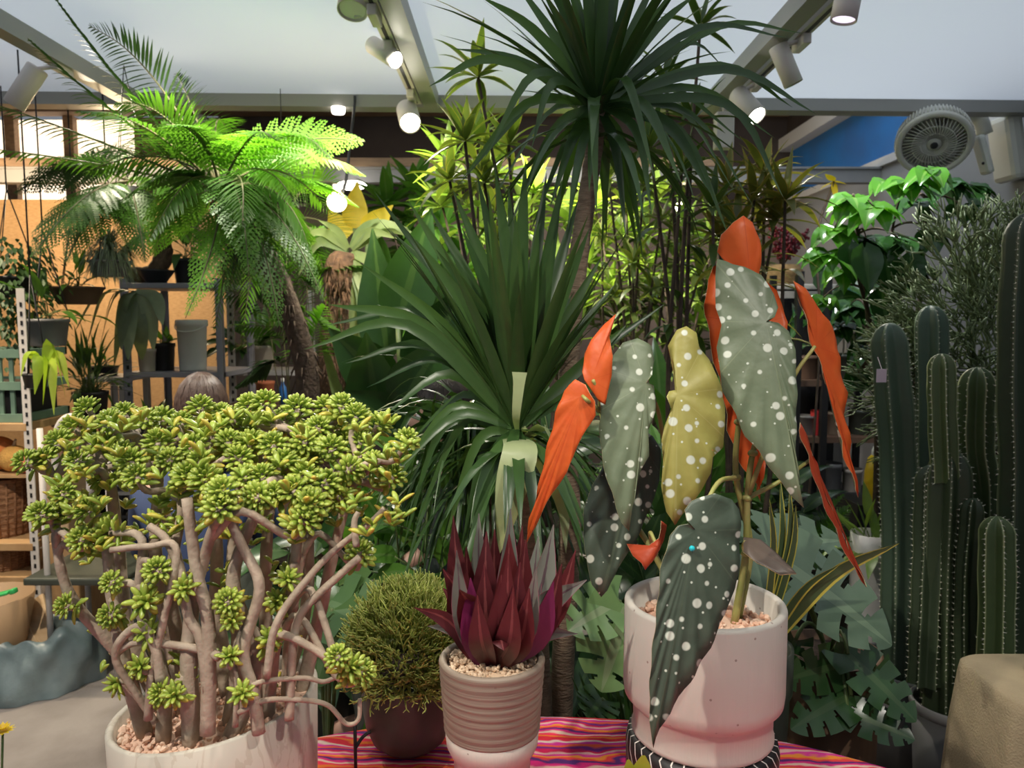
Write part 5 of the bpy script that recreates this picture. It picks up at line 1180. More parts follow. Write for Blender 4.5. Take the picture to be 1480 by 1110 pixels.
t, c = put('potted_plant', 'black pot with spiky greenery on the top of the slotted rack', 'potted plant', 280, 4.6, Z1, .09, .15, M['black']); leafy(t, c, 26, .22, .05, lf['ferndark'], 1.2)
t, c = put('black_bowl', 'round black bowl on top of the slotted rack', 'bowl', 232, 4.5, Z1, .10, .08, M['black'], .5)
t, c = put('potted_palm', 'potted palm with a short dark hairy trunk on top of the rack', 'potted plant', 200, 4.62, Z1, .06, .06, bluep)
b = MB(); q = P(232, 340, 4.6); tube(b, crom([c, P(222, 395, 4.6), P(236, 370, 4.6), q], 4), [.05, .055]*6+[.045], 10); build('trunk', b, trunkd, t)
ferngroup(t, q, ((265, 280, 315, 300, -.2, 2, 1), (210, 290, 150, 300, -.1, 1, 1), (235, 270, 225, 250, .1, 2, 1), (270, 300, 330, 370, -.2, 1, 1), (200, 320, 160, 390, -.2, 1, 1), (290, 260, 360, 250, .1, 2, 1), (250, 300, 275, 350, -.4, 2, 1)), fm, .20, False)
# staghorn fern
t, c = put('staghorn_fern', 'grey-green staghorn fern spilling over the rack edge', 'potted plant', 205, 4.25, Z1-.12, .05, .06, brownp)
b = MB(); c = P(196, 420, 4.2)
for tx, ty, w, mx, my in ((125, 500, 26, 150, 425), (140, 520, 24, 165, 430), (165, 528, 24, 178, 440), (185, 520, 26, 188, 460), (205, 520, 30, 200, 470), (222, 505, 24, 215, 450), (150, 470, 24, 165, 425), (108, 480, 18, 140, 428), (175, 505, 24, 180, 450), (235, 470, 20, 225, 430)):
    T = P(tx, ty, 4.2+rr(-.1, .1)); m_ = P(mx, my, 4.15); pathblade(b, [c, m_, T], S(w, 4.2), .1, lambda u: (.3+.7*min(1, u/.5))*max(.1, 1-u**5), side=V((1, -.2, 0)))
build('foliage', b, lf['grey'], t)
t, c = put('potted_plant', 'grey round pot of dark leaves on the pale second rack', 'potted plant', 352, 5.1, Z3, .09, .13, greyp); leafy(t, c, 26, .16, .07, lf['dark'], 1., bro=True)
t, c = put('potted_plant', 'cream pot on the pale second rack', 'potted plant', 382, 5.05, Z3, .07, .16, creamp); leafy(t, c, 24, .2, .05, lf['mid'], 1.)
t, c = put('potted_plant', 'bushy plant in a dark bowl on the low pale rack', 'potted plant', 150, 4.7, Z4, .09, .06, M['black']); leafy(t, c, 14, .08, .03, lf['mid'])
t, c = put('red_pot', 'bright red-orange plastic pot under the pale second rack', 'pot', 383, 4.6, P(383, 582, 4.6).z, .055, .13, terra)
b = MB(); zz = P(383, 582, 4.6).z; box(b, t.location.x-.2, t.location.x+.25, 4.45, 4.75, 0, zz); single('wooden_crate', b, solid('crate_dark', (.12, .075, .045), .7), 'dark wooden crate carrying the red pot', 'crate', smooth=False, bevel=.006)
b = MB(); q = P(413, 585, 4.55); lathe(b, [(0, zz), (.022, zz), (.024, zz+.06), (.02, zz+.10), (.008, zz+.12), (.008, zz+.14), (0, zz+.14)], (t.location.x+.13, 4.52, 0), 20); bo = thing('blue_bottle', 'small blue bottle beside the red pot', 'bottle', (t.location.x+.13, 4.52, zz)); build('body', b, solid('bottle_blue', (.03, .14, .40), .3), bo)
b = MB(); lathe(b, [(.010, zz+.135), (.010, zz+.155), (0, zz+.156)], (t.location.x+.13, 4.52, 0), 14); build('cap', b, M['white'], bo)
# ferny plants on the lower racks
for k, (px, Y, z, lab, mt) in enumerate(((130, 4.2, .95, 'dark feathery plant on the stool under the low rack', 'ferndark'), (145, 4.55, .98, 'yellowish feathery plant under the low rack', 'fern'), (215, 4.6, .55, 'fern on the bottom shelf of the slotted rack', 'mid'))):
    zz = z if k != 1 else .5
    t, c = put('potted_fern', lab, 'potted plant', px, Y, zz, .09, .14, M['black']); leafy(t, c, 60, .22, .022, lf[mt], 1.2, lance)
    if k == 0:
        b = MB(); box(b, c.x-.14, c.x+.14, Y-.14, Y+.14, z-.04, z); st = thing('stool', 'plain dark stool under the dark feathery plant', 'stool', (c.x, Y, 0)); build('seat', b, wood, st, smooth=False)
        for sx in (-.11, .11):
            for sy in (-.11, .11): b = MB(); tube(b, [(c.x+sx, Y+sy, 0), (c.x+sx, Y+sy, z-.04)], .015, 6); build('leg', b, wood, st)

# ================================================================== hanging pots, far left
def hanging(name, lab, px, py, Y, r, h, mat, zt=2.49, taper=.8, ybeam=None):
    c = P(px, py, Y); t = thing(name, lab, 'hanging plant', (c.x, c.y, c.z)); simple_pot(t, (c.x, c.y, c.z), r, h, mat, taper)
    b = MB(); top = V((c.x, c.y, c.z+h+.42))
    for i in range(3): a = i*2.094+.5; tube(b, [(c.x+r*cos(a), c.y+r*sin(a), c.z+h), top], .003, 4)
    tube(b, [top, (c.x, c.y, 2.6)], .004, 4); build('hanger', b, M['darksteel'], t)
    return t, V((c.x, c.y, c.z+h*.9))
t, c = hanging('hanging_planter', 'dark grey bucket planter hanging by the reed screen', 70, 500, 3.7, .095, .13, greyp); leafy(t, c, 10, .2, .05, lf['fern'], 1.2)
t, c = hanging('hanging_planter', 'shallow brown bowl hanging to the right of the bucket planter', 112, 440, 4.0, .13, .09, brownp, taper=.7); leafy(t, c, 16, .14, .03, lf['fern'], 1)
t, c = hanging('hanging_planter', 'trailing plant ball hanging at the left edge', 18, 430, 3.8, .12, .1, M['black'])
b = MB(); 
def trail(mb, c, r, n, leaf, L, W, down=.25):
    for i in range(n):
        a = R.random()*6.28; q = c+V((cos(a)*r*rr(.2, 1.1), sin(a)*r*rr(.2, 1.1), rr(0, .20))); d = V((cos(a), sin(a), rr(-1, .6))).normalized()
        blade(mb, q+d*rr(0, r*.8)+V((0, 0, -down*R.random()**2*2)), d+V((0, 0, -.5)), L*rr(.6, 1.2), W, 1., 3, .2, leaf)
trail(b, c, .15, 900, ovate, .045, .022); build('foliage', b, lf['ferndark'], t)
t, c = hanging('hanging_planter', 'wispy grey-green ball plant hanging in front of the bright lamp', 160, 400, 3.9, .10, .08, greyp)
b = MB()
for i in range(900):
    a = R.random()*6.28; th = rr(.1, 2.2); d = V((cos(a)*sin(th), sin(a)*sin(th), cos(th))); blade(b, c+d*rr(0, .08)+V((0, 0, .04)), d, rr(.1, .17), .006, 2.2, 5, .1, strap)
build('foliage', b, lf['grey'], t)
t, c = hanging('hanging_planter', 'small pot with lime leaves hanging low by the green crate', 52, 560, 3.3, .05, .06, M['black'])
b = MB()
for tx, ty, mx, my, w in ((95, 575, 75, 500, 20), (50, 570, 58, 520, 22), (62, 585, 66, 525, 22), (100, 560, 85, 515, 16), (30, 545, 40, 510, 18), (78, 600, 74, 530, 18)): arch(b, P(62, 528, 3.3), tx, ty, rr(-.1, .05), w, mx, my, prof=lance)
build('foliage', b, lf['lime'], t)

# ================================================================== wooden market shelf at the far left with its goods
pine = solid('pine', (.52, .33, .16), .6, (.44, .26, .12), 12, stretch=(1, 6, 1))
pinel = solid('pale_pine', (.62, .46, .28), .6, (.54, .38, .22), 12, stretch=(1, 1, 6))
Ys = 3.35; xl = P(-90, 700, Ys).x; xr = P(45, 700, Ys).x; SZ = [P(0, 612, Ys).z, P(0, 785, Ys).z, .34]
t = thing('market_shelf', 'pine market shelf with perforated metal corner posts at the left edge', 'shelf', ((xl+xr)/2, Ys+.2, 0))
for x in (xl, xr):
    for y in (Ys, Ys+.42):
        b = MB(); box(b, x-.018, x+.018, y-.003, y+.003, 0, 1.62 if y == Ys else .9)
        if y == Ys:
            for i in range(38): box(b, x-.005, x+.005, y-.0045, y-.003, .06+i*.04, .08+i*.04, 1)
        build('post', b, [M['lampwhite'], M['black']], t, smooth=False)
for z in SZ: b = MB(); box(b, xl, xr-.005, Ys-.005, Ys+.42, z-.035, z); build('shelf', b, pine, t, smooth=False, bevel=.003)
wick = solid('wicker', (.34, .17, .08), .75, (.20, .09, .04), 60, .8, 60, stretch=(1, 1, 3))
def basket(lab, x, y, z, r, h, n=9):
    t = thing('wicker_basket', lab, 'basket', (x, y, z)); b = MB(); rows = []
    for i in range(n*4+1): u = i/(n*4); rows.append((r*(.85+.15*u)+.006*abs(sin(pi*i/4)), z+h*u))
    lathe(b, [(0, z)]+rows+[(r*.93, z+h), (r*.8, z+.02), (0, z+.02)], (x, y, 0), 40)
    for i in range(22): a = i*6.283/22; tube(b, [(x+r*.87*cos(a), y+r*.87*sin(a), z), (x+r*1.03*cos(a), y+r*1.03*sin(a), z+h)], .006, 4)
    build('body', b, wick, t); b = MB()
    tube(b, [V((x+r*1.0*cos(a), y+r*1.0*sin(a), z+h)) for a in [6.2832*i/32 for i in range(33)]], .011, 6); build('rim', b, wick, t)
    return t
xb = P(10, 700, Ys+.15).x
basket('tall brown wicker basket on the middle board of the pine shelf', xb-.03, Ys+.16, SZ[1], .12, .26)
basket('smaller wicker basket on the lowest board of the pine shelf', xb-.02, Ys+.15, SZ[2], .11, .11)
b = MB(); z = SZ[2]; box(b, xr+.03, xr+.16, Ys+.05, Ys+.3, 0, P(0, 790, Ys).z); t = single('tall_pine_box', b, pine, 'tall plain pine box standing right of the market shelf', 'box', smooth=False, bevel=.006)
b = MB(); box(b, xr+.02, xr+.12, Ys+.06, Ys+.3, P(0, 790, Ys).z, P(0, 690, Ys).z); single('pine_box', b, pinel, 'paler pine box stacked on the tall pine box', 'box', smooth=False, bevel=.006)
# plush orange cushions heaped on the middle board
for i, (px, py, r, c1, lab) in enumerate(((6, 660, .10, (.75, .26, .07), 'big orange plush heap on the pine shelf'), (30, 640, .075, (.78, .36, .08), 'small yellow-orange plush ball on the pine shelf'), (28, 672, .07, (.75, .18, .12), 'coral pink plush ball on the pine shelf'))):
    pass
Yp = Ys+.12; zq = P(0, 672, Ys).z
b = MB(); box(b, xl, xr-.03, Ys+.03, Ys+.36, SZ[1], SZ[1]+.001)
t = thing('slatted_box', 'slatted pine box carrying the plush balls on the market shelf', 'box', (xb-.05, Yp, SZ[1]+.29))
b = MB(); zb_ = SZ[1]+.29; box(b, xl+.02, xr-.02, Ys+.02, Ys+.34, zb_, zb_+.015); build('base', b, pine, t, smooth=False)
b = MB(); box(b, xl+.02, xl+.04, Ys+.05, Ys+.34, SZ[1], zb_); build('foot', b, pine, t, smooth=False)
b = MB(); box(b, xr-.04, xr-.02, Ys+.05, Ys+.34, SZ[1], zb_); build('foot', b, pine, t, smooth=False)
for i, (px, r, c1, lab) in enumerate(((-5, .085, (.80, .28, .08), 'big orange plush ball on the slatted pine box'), (26, .065, (.82, .45, .12), 'small yellow-orange plush ball on the slatted pine box'), (50, .055, (.80, .25, .16), 'coral plush ball at the right end of the slatted pine box'))):
    x = P(px, 640, Yp).x; b = MB(); ball(b, (x, Yp-.03*i, zb_+.015+r*.92), r, 24, 16, sq=(1, 1, .92)); mt = solid('plush%d' % i, c1, .95, tuple(x_*.8 for x_ in c1), 30, .8, 120); o = single('plush_ball', b, mt, lab, 'plush ball', group='plush balls on the pine shelf')
    b = MB(); tube(b, [(x, Yp-.03*i, zb_+.015+r*1.8), (x+.01, Yp-.03*i, zb_+.04+r*1.9)], [.008, .005], 6); build('stalk', b, pinel, o)
# green slatted crate above
gp = solid('green_paint_wood', (.16, .26, .19), .6, (.12, .20, .15), 10)
t = thing('slatted_crate', 'pale green slatted crate on top of the market shelf', 'crate', (xb, Ys+.2, SZ[0]))
za, zt_ = SZ[0], P(0, 505, Ys).z
for z, nm in ((za+.02, 'rail'), (zt_-.02, 'rail'), ((za+zt_)/2, 'rail')):
    b = MB(); box(b, xl, xr-.02, Ys+.02, Ys+.035, z-.018, z+.018); box(b, xr-.035, xr-.02, Ys+.02, Ys+.36, z-.018, z+.018); box(b, xl, xr-.02, Ys+.345, Ys+.36, z-.018, z+.018); build(nm, b, gp, t, smooth=False)
x = xl+.02
while x < xr-.02: b = MB(); box(b, x, x+.018, Ys+.035, Ys+.045, za, zt_); build('slat', b, gp, t, smooth=False); x += .05
b = MB(); box(b, xl+.02, xr-.06, Ys+.06, Ys+.33, za, za+.17); single('black_tray', b, M['black'], 'black tray box inside the green slatted crate', 'tray', smooth=False, bevel=.004)
# scoop basket, crumpled bag and boards on the floor
Yb = 3.05
q = P(50, 985, Yb); bagm = solid('grey_blue_plastic', (.12, .17, .18), .35, (.22, .28, .29), 6, .6, 14)
t = thing('plastic_bag', 'crumpled grey-blue plastic bag on the floor at lower left', 'bag', (q.x, Yb, 0)); b = MB(); vs = []; fs = []; n, k = 56, 22
for i in range(k+1):
    u = i/k; z = .23*sin(u*pi*.62)/sin(pi*.62)*(1 if u < .8 else 1-.25*(u-.8)/.2); r = .25*cos(u*pi/2*.9)**.55 if u < .82 else .25*cos(.82*pi/2*.9)**.55-.02*(u-.82)/.18
    for j in range(n):
        a = 6.2832*j/n; w = 1+.09*sin(a*3+u*5)+.05*sin(a*7-u*9)+.03*sin(a*13+u*14); vs.append((q.x+r*w*cos(a), Yb+r*.8*w*sin(a), max(.002, z*(1+.12*sin(a*2+1)+.05*sin(a*9)) if i else .002)))
for i in range(k):
    for j in range(n): fs.append((i*n+j, i*n+(j+1) % n, (i+1)*n+(j+1) % n, (i+1)*n+j))
b.add(vs, fs); build('sheet', b, bagm, t)
for i, (a, c, w, lab) in enumerate((((62, 958), (22, 885), .05, 'narrow pale board leaning out of the plastic bag'), ((68, 955), (48, 868), .10, 'wide pale board standing in the plastic bag'))):
    b = MB(); obox(b, P(a[0], a[1], Yb-.06+.0*i), P(c[0], c[1], Yb+.08+.03*i), w, .014, up=(0, -1, .2)); single('pale_board', b, pinel, lab, 'board', smooth=False, bevel=.003)
q = P(2, 925, 3.0); bk = solid('tan_tub', (.34, .22, .12), .6)
t = thing('tan_tub', 'tan tub holding a green scoop at the left edge', 'tub', (q.x-.05, 3.0, 0)); b = MB(); zt_ = P(0, 868, 2.95).z; c = (q.x-.05, 3.0)
lathe(b, [(0, .0), (.10, .0), (.17, zt_), (.16, zt_), (.1, .03), (0, .03)], (c[0], c[1], 0), 36); build('body', b, bk, t)
b = MB(); q2 = V((c[0]+.06, 2.95, zt_+.01)); obox(b, q2+V((-.1, 0, -.02)), q2+V((.08, -.01, .03)), .05, .012); obox(b, q2+V((.08, -.01, .03)), q2+V((.1, -.01, .035)), .03, .02); single('green_scoop', b, solid('green_plastic', (.05, .45, .12), .4), 'bright green plastic scoop lying across the tan tub', 'scoop', bevel=.004)
# dark bottle rack behind the succulent
t = thing('pipe_rack', 'black rack of stacked round tubes behind the succulent', 'rack', (-2.0, 3.9, 0)); q = V((-2.0, 3.8, 0))
for i in range(3):
    for j in range(7):
        b = MB(); c = V((q.x-.10+i*.10, 3.8, .06+j*.10)); Mr = Matrix.Rotation(pi/2, 3, 'X'); lathe(b, [(.048, 0), (.048, -.25), (.03, -.25), (.03, 0)], c, 20, M=Mr, closed=True); build('tube', b, M['black'], t)
# black wire shelf / tray stack seen through the branches
t = thing('tray_stack', 'stack of black plastic trays seen between the succulent branches', 'trays', (-1.5, 3.5, 0)); q = V((-1.5, 3.5, 0))
for j in range(9):
    b = MB(); z = .08+j*.105; box(b, q.x-.28, q.x+.28, 3.35, 3.7, z, z+.012); box(b, q.x-.28, q.x-.27, 3.35, 3.7, z, z+.06); box(b, q.x+.27, q.x+.28, 3.35, 3.7, z, z+.06); box(b, q.x-.28, q.x+.28, 3.35, 3.36, z+.04, z+.06); build('tray', b, M['black'] if j % 3 else greyp, t, smooth=False)
for sx in (-.26, .26):
    for y in (3.4, 3.64): b = MB(); box(b, q.x+sx-.012, q.x+sx+.012, y, y+.02, 0, .95); build('upright', b, M['black'], t, smooth=False)
pass
t = thing('metal_chair', 'chair with a curved grey tube back behind the succulent', 'chair', (P(105, 640, 3.0).x, 3.0, 0)); q = P(105, 620, 3.0)
b = MB(); tube(b, crom([P(80, 720, 3.0), P(82, 625, 3.0), P(105, 602, 3.0), P(128, 625, 3.0), P(130, 720, 3.0)], 6), .014, 8); build('back_frame', b, M['lampwhite'], t)
b = MB(); box(b, q.x-.2, q.x+.2, 2.95, 3.3, .44, .47); build('seat', b, M['charcoal'], t, smooth=False, bevel=.008)
for sx in (-.13, .13):
    for y in (3.0, 3.28): b = MB(); tube(b, [(q.x+sx, y, 0), (q.x+sx, y, .44 if y > 3.1 else 1.06)], .012, 8); build('leg', b, M['lampwhite'], t)

# ================================================================== people sitting behind the plants
skin = solid('skin', (.55, .33, .24), .5, (.48, .27, .20), 9); 
def person(lab, crown, yaw, hair, shirt_c, lean=.0, hairlen=.0):
    """seated figure whose crown is at the given point; local +X is the facing direction"""
    q = Quaternion(UP, yaw); hc = V((crown.x, crown.y, crown.z-.115)); t = thing('person', lab, 'person', (crown.x, crown.y, 0))
    L = lambda x, y, z: hc+q @ V((x, y, z))
    sh = -.28; hip = V((-.14, 0, -(hc.z-.52)))
    J = {'pel': (hip.x, 0, hip.z), 'wai': (-.12, 0, hip.z+.2), 'che': (-.07, 0, sh-.05), 'nec': (-.035, 0, -.14), 'hd': (-.01, 0, -.05)}
    E = [('pel', 'wai'), ('wai', 'che'), ('che', 'nec'), ('nec', 'hd')]; Rd = {'pel': .125, 'wai': .115, 'che': .12, 'nec': .048, 'hd': .05}
    for s, g in ((-1, 'l'), (1, 'r')):
        J.update({'s'+g: (-.06, s*.17, sh), 'e'+g: (.06, s*.22, sh-.26), 'w'+g: (.26, s*.12, sh-.34), 'h'+g: (.31, s*.10, sh-.345), 'q'+g: (hip.x+.03, s*.09, hip.z-.01), 'k'+g: (hip.x+.42, s*.11, hip.z+.0), 'a'+g: (hip.x+.38, s*.11, -hc.z+.08), 't'+g: (hip.x+.54, s*.12, -hc.z+.035)})
        E += [('che', 's'+g), ('s'+g, 'e'+g), ('e'+g, 'w'+g), ('w'+g, 'h'+g), ('pel', 'q'+g), ('q'+g, 'k'+g), ('k'+g, 'a'+g), ('a'+g, 't'+g)]
        Rd.update({'s'+g: .058, 'e'+g: .040, 'w'+g: .027, 'h'+g: .034, 'q'+g: .085, 'k'+g: .058, 'a'+g: .04, 't'+g: .032})
    J['col'] = (-.05, 0, -.20); Rd['col'] = .062; ES = E+[('che', 'col')]
    def skinned(name, keys, edges, scale, mat, root):
        ks = [k for k in J if k in keys]; me = bpy.data.meshes.new(name); off = V(t.location)
        me.from_pydata([L(*J[k])-off for k in ks], [(ks.index(a), ks.index(c)) for a, c in edges if a in ks and c in ks], [])
        me.materials.append(mat); o = bpy.data.objects.new(name, me); C.objects.link(o); o.parent = t
        m = o.modifiers.new('s', 'SKIN'); m.use_smooth_shade = True; sv = me.skin_vertices[0].data
        for i, k in enumerate(ks): sv[i].radius = (Rd[k]*scale,)*2; sv[i].use_root = k == root
        m2 = o.modifiers.new('d', 'SUBSURF'); m2.levels = 2; m2.render_levels = 2; return o
    skinned('body', set(J)-{'col'}, E, 1, skin, 'pel')
    skinned('shirt', {'pel', 'wai', 'che', 'col', 'sl', 'sr', 'el', 'er'}, ES, 1.3, shirt_c, 'pel')
    skinned('trousers', {'pel', 'ql', 'qr', 'kl', 'kr', 'al', 'ar'}, E, 1.2, M['charcoal'], 'pel')
    # hands: five bent fingers each
    b = MB()
    for s in (-1, 1):
        for f in range(4): y0 = s*(.10+(f-1.5)*.019); ln = (.07, .08, .076, .06)[f]; tube(b, [L(.33, y0, sh-.345), L(.33+ln*.5, y0, sh-.343), L(.33+ln*.85, y0, sh-.365), L(.33+ln*.9, y0, sh-.385)], [.0095, .0088, .008, .006], 7)
        tube(b, [L(.30, s*.075, sh-.345), L(.335, s*.05, sh-.35), L(.37, s*.05, sh-.362)], [.011, .010, .007], 7)
    build('fingers', b, skin, t)
    # head with a face
    b = MB(); vs = []; fs = []; n, k = 40, 30
    for i in range(k+1):
        v = pi*i/k
        for j in range(n):
            a = 2*pi*j/n; x, y, z = sin(v)*cos(a), sin(v)*sin(a), cos(v)
            X, Y_, Z = x*.096, y*.076, z*.118
            if z < 0: X *= 1-.18*(-z)**1.5; Y_ *= 1-.32*(-z)**1.4; X += .018*(-z)**1.2*(1 if x > -.2 else .2)
            if x > .3:
                g = math.exp(-(y/.16)**2)
                X += .022*g*math.exp(-((z+.22)/.16)**2)+.008*g*math.exp(-((z+.02)/.2)**2)          # nose
                X += .007*math.exp(-(y/.3)**2)*math.exp(-((z+.52)/.07)**2)+.006*math.exp(-(y/.25)**2)*math.exp(-((z+.64)/.06)**2)  # lips
                X += .010*math.exp(-(y/.3)**2)*math.exp(-((z+.86)/.1)**2)                            # chin
                for s in (-1, 1): X -= .011*math.exp(-((y-s*.36)/.16)**2)*math.exp(-((z-.02)/.12)**2)
                X += .005*math.exp(-((z-.20)/.09)**2)
            vs.append(L(X, Y_, Z))
    for i in range(k):
        for j in range(n): fs.append((i*n+j, (i+1)*n+j, (i+1)*n+(j+1) % n, i*n+(j+1) % n))
    b.add(vs, fs); hd = build('head', b, skin, t)
    for s in (-1, 1):
        b = MB(); ball(b, L(.080, s*.029, .002), .0125, 12, 8); build('eye', b, M['white'], hd); 
        b = MB(); ball(b, L(.0885, s*.029, .002), .0058, 10, 6); build('iris', b, M['black'], hd)
        b = MB(); ball(b, L(-.005, s*.077, -.012), .03, 12, 8, sq=(.5, .25, 1), M=q.to_matrix()); build('ear', b, skin, hd)
        b = MB(); tube(b, [L(.091, s*.016, .022), L(.092, s*.03, .028), L(.082, s*.046, .022)], [.003, .004, .002], 5); build('eyebrow', b, hair, hd)
    # hair: strands combed from the parting over the skull
    b = MB(); Mq = q.to_matrix(); vs = []; fs = []; n, k = 40, 18
    for i in range(k+1):
        v = pi*.60*i/k
        for j in range(n):
            a = 2*pi*j/n; x, y, z = sin(v)*cos(a), sin(v)*sin(a), cos(v); fr = max(0, x); lim = .60-.30*fr**.8
            vv = v*lim/.60; x, y, z = sin(vv)*cos(a), sin(vv)*sin(a), cos(vv); w = 1+.012*sin(a*17+vv*3)
            vs.append(L(x*.105*w-.002, y*.086*w, z*.127*w-.002))
    for i in range(k):
        for j in range(n): fs.append((i*n+j, (i+1)*n+j, (i+1)*n+(j+1) % n, i*n+(j+1) % n))
    b.add(vs, fs)
    for i in range(520):
        a = R.random()*6.2832; f = max(0, cos(a)); pts = []
        for m_ in range(7):
            vv = pi*(.03+(.60-.34*f**.8+hairlen*(1-f))*m_/6); a2 = a+.10*sin(m_+i); pts.append(L(sin(vv)*cos(a2)*.108-.002, sin(vv)*sin(a2)*.089, cos(vv)*.129))
        tube(b, pts, [.0016]*6+[.0008], 3, cap=False)
    build('hair', b, hair, t)
    # the stool the person sits on
    st = thing('stool', 'round stool under the '+lab.split(',')[0], 'stool', (L(hip.x, 0, 0).x, L(hip.x, 0, 0).y, 0)); b = MB(); lathe(b, [(0, .36), (.16, .36), (.17, .375), (.16, .39), (0, .39)], L(hip.x, 0, -hc.z), 32); build('seat', b, wood, st)
    for i in range(4): a = i*pi/2+.7; b = MB(); p0 = L(hip.x, 0, -hc.z); tube(b, [p0+V((.11*cos(a), .11*sin(a), .36)), p0+V((.15*cos(a), .15*sin(a), 0))], .014, 8); build('leg', b, wood, st)
hairb = solid('hair_brown', (.075, .04, .03), .45, (.13, .08, .06), 60); hairk = solid('hair_black', (.02, .013, .01), .4, (.04, .025, .02), 60)
person('person with greying brown hair, back of the head showing above the succulent', P(290, 543, 2.65), radians(100), hairb, solid('shirt_navy', (.03, .05, .12), .8), hairlen=.12)
person('dark-haired person half hidden behind the dracaena, face turned left', P(640, 551, 2.55), radians(190), hairk, solid('shirt_dark', (.05, .06, .055), .8), hairlen=.10)

# ================================================================== cane plants and shrubs in the middle distance
def caneplant(lab, basepx, Y, heads, mat, n=16, L=.16, W=.03, droop=.9, potm=None, r=.14, h=.34, prof=lance, name='cane_plant', wood_=None, side=5, z0=0):
    g = P(basepx, 800, Y); t = thing(name, lab, 'potted plant', (g.x, Y, z0)); simple_pot(t, (g.x, Y, z0), r, h, potm or M['charcoal']); bs = MB(); b = MB()
    for px, py, dy in heads:
        top = P(px, py, Y+dy); s = V((g.x+rr(-.06, .06), Y+rr(-.06, .06), z0+h*.85)); md = s.lerp(top, .55)+V((rr(-.05, .05), rr(-.04, .04), 0)); pts = crom([s, md, top], 6); k = len(pts)
        tube(bs, pts, [.011-.006*i/(k-1) for i in range(k)], 6)
        ax = (pts[-1]-pts[-4]).normalized(); rosette_leaves(b, top, ax, n, L, W, droop, prof, .15, 1.7)
        for j in range(side):
            q = pts[int(k*rr(.6, .97))]; a = R.random()*6.28; blade(b, q, V((cos(a), sin(a), rr(-.2, .6))), L*rr(.7, 1), W, droop*1.3, 5, .25, prof)
    build('stems', bs, twig, t); build('foliage', b, mat, t); return t
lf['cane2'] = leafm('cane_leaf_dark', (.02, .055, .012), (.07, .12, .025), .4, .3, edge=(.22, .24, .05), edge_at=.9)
caneplant('cane plant whose head touches the ceiling left of the dracaena', 830, 2.5, ((691, 112, 0), (672, 205, -.1), (735, 210, .1), (700, 265, 0), (650, 262, .1)), lf['cane'], 18, .17, .032)
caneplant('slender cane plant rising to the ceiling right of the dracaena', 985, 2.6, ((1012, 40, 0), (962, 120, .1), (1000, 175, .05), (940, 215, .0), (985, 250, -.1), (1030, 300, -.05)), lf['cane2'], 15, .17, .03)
caneplant('dense cane plant with bronze-edged leaves above the orange leaf', 1080, 2.75, ((1090, 290, 0), (1065, 330, -.05), (1120, 320, .0), (1050, 270, .1), (1105, 255, .1), (1135, 290, -.1), (1040, 345, .05)), leafm('cane_bronze', (.05, .08, .015), (.16, .15, .03), .4, .25, edge=(.40, .25, .06), edge_at=.9), 16, .19, .035)
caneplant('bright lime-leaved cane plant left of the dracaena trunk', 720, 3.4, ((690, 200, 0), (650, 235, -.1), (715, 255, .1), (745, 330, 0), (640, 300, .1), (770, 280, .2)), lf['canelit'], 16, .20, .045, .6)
caneplant('thicket of thin canes behind the dracaena', 900, 3.5, ((880, 260, 0), (905, 300, .1), (930, 270, -.1), (955, 320, 0), (870, 340, .1), (985, 350, 0), (915, 380, -.15), (945, 420, .1), (890, 430, 0), (975, 270, .1), (1010, 400, 0)), lf['cane'], 14, .18, .03, 1.)
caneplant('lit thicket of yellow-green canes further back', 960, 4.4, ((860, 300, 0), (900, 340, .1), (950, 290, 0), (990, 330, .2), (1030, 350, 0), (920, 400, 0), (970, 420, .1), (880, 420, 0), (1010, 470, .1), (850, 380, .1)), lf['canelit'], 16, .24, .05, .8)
caneplant('dark dense shrub far behind the canes', 1020, 5.1, ((930, 340, 0), (980, 380, .1), (1040, 340, 0), (1080, 380, .2), (1010, 430, 0), (950, 440, .1), (1060, 440, 0), (900, 470, 0), (1090, 460, .1)), lf['cane2'], 22, .30, .07, .8, side=10)
caneplant('pale green shrub far behind the dracaena', 790, 5.0, ((700, 330, 0), (760, 300, .1), (820, 320, 0), (850, 360, .2), (730, 380, 0), (800, 400, .1), (690, 420, 0), (840, 440, 0), (770, 450, .1)), lf['canelit'], 22, .30, .07, .8, side=10)
caneplant('broad green shrub at left centre beyond the bulb', 640, 4.7, ((560, 300, 0), (600, 280, .1), (640, 330, 0), (590, 360, .2), (660, 400, 0), (620, 430, .1), (560, 400, 0), (700, 460, 0)), lf['mid'], 22, .30, .08, .9, side=10)
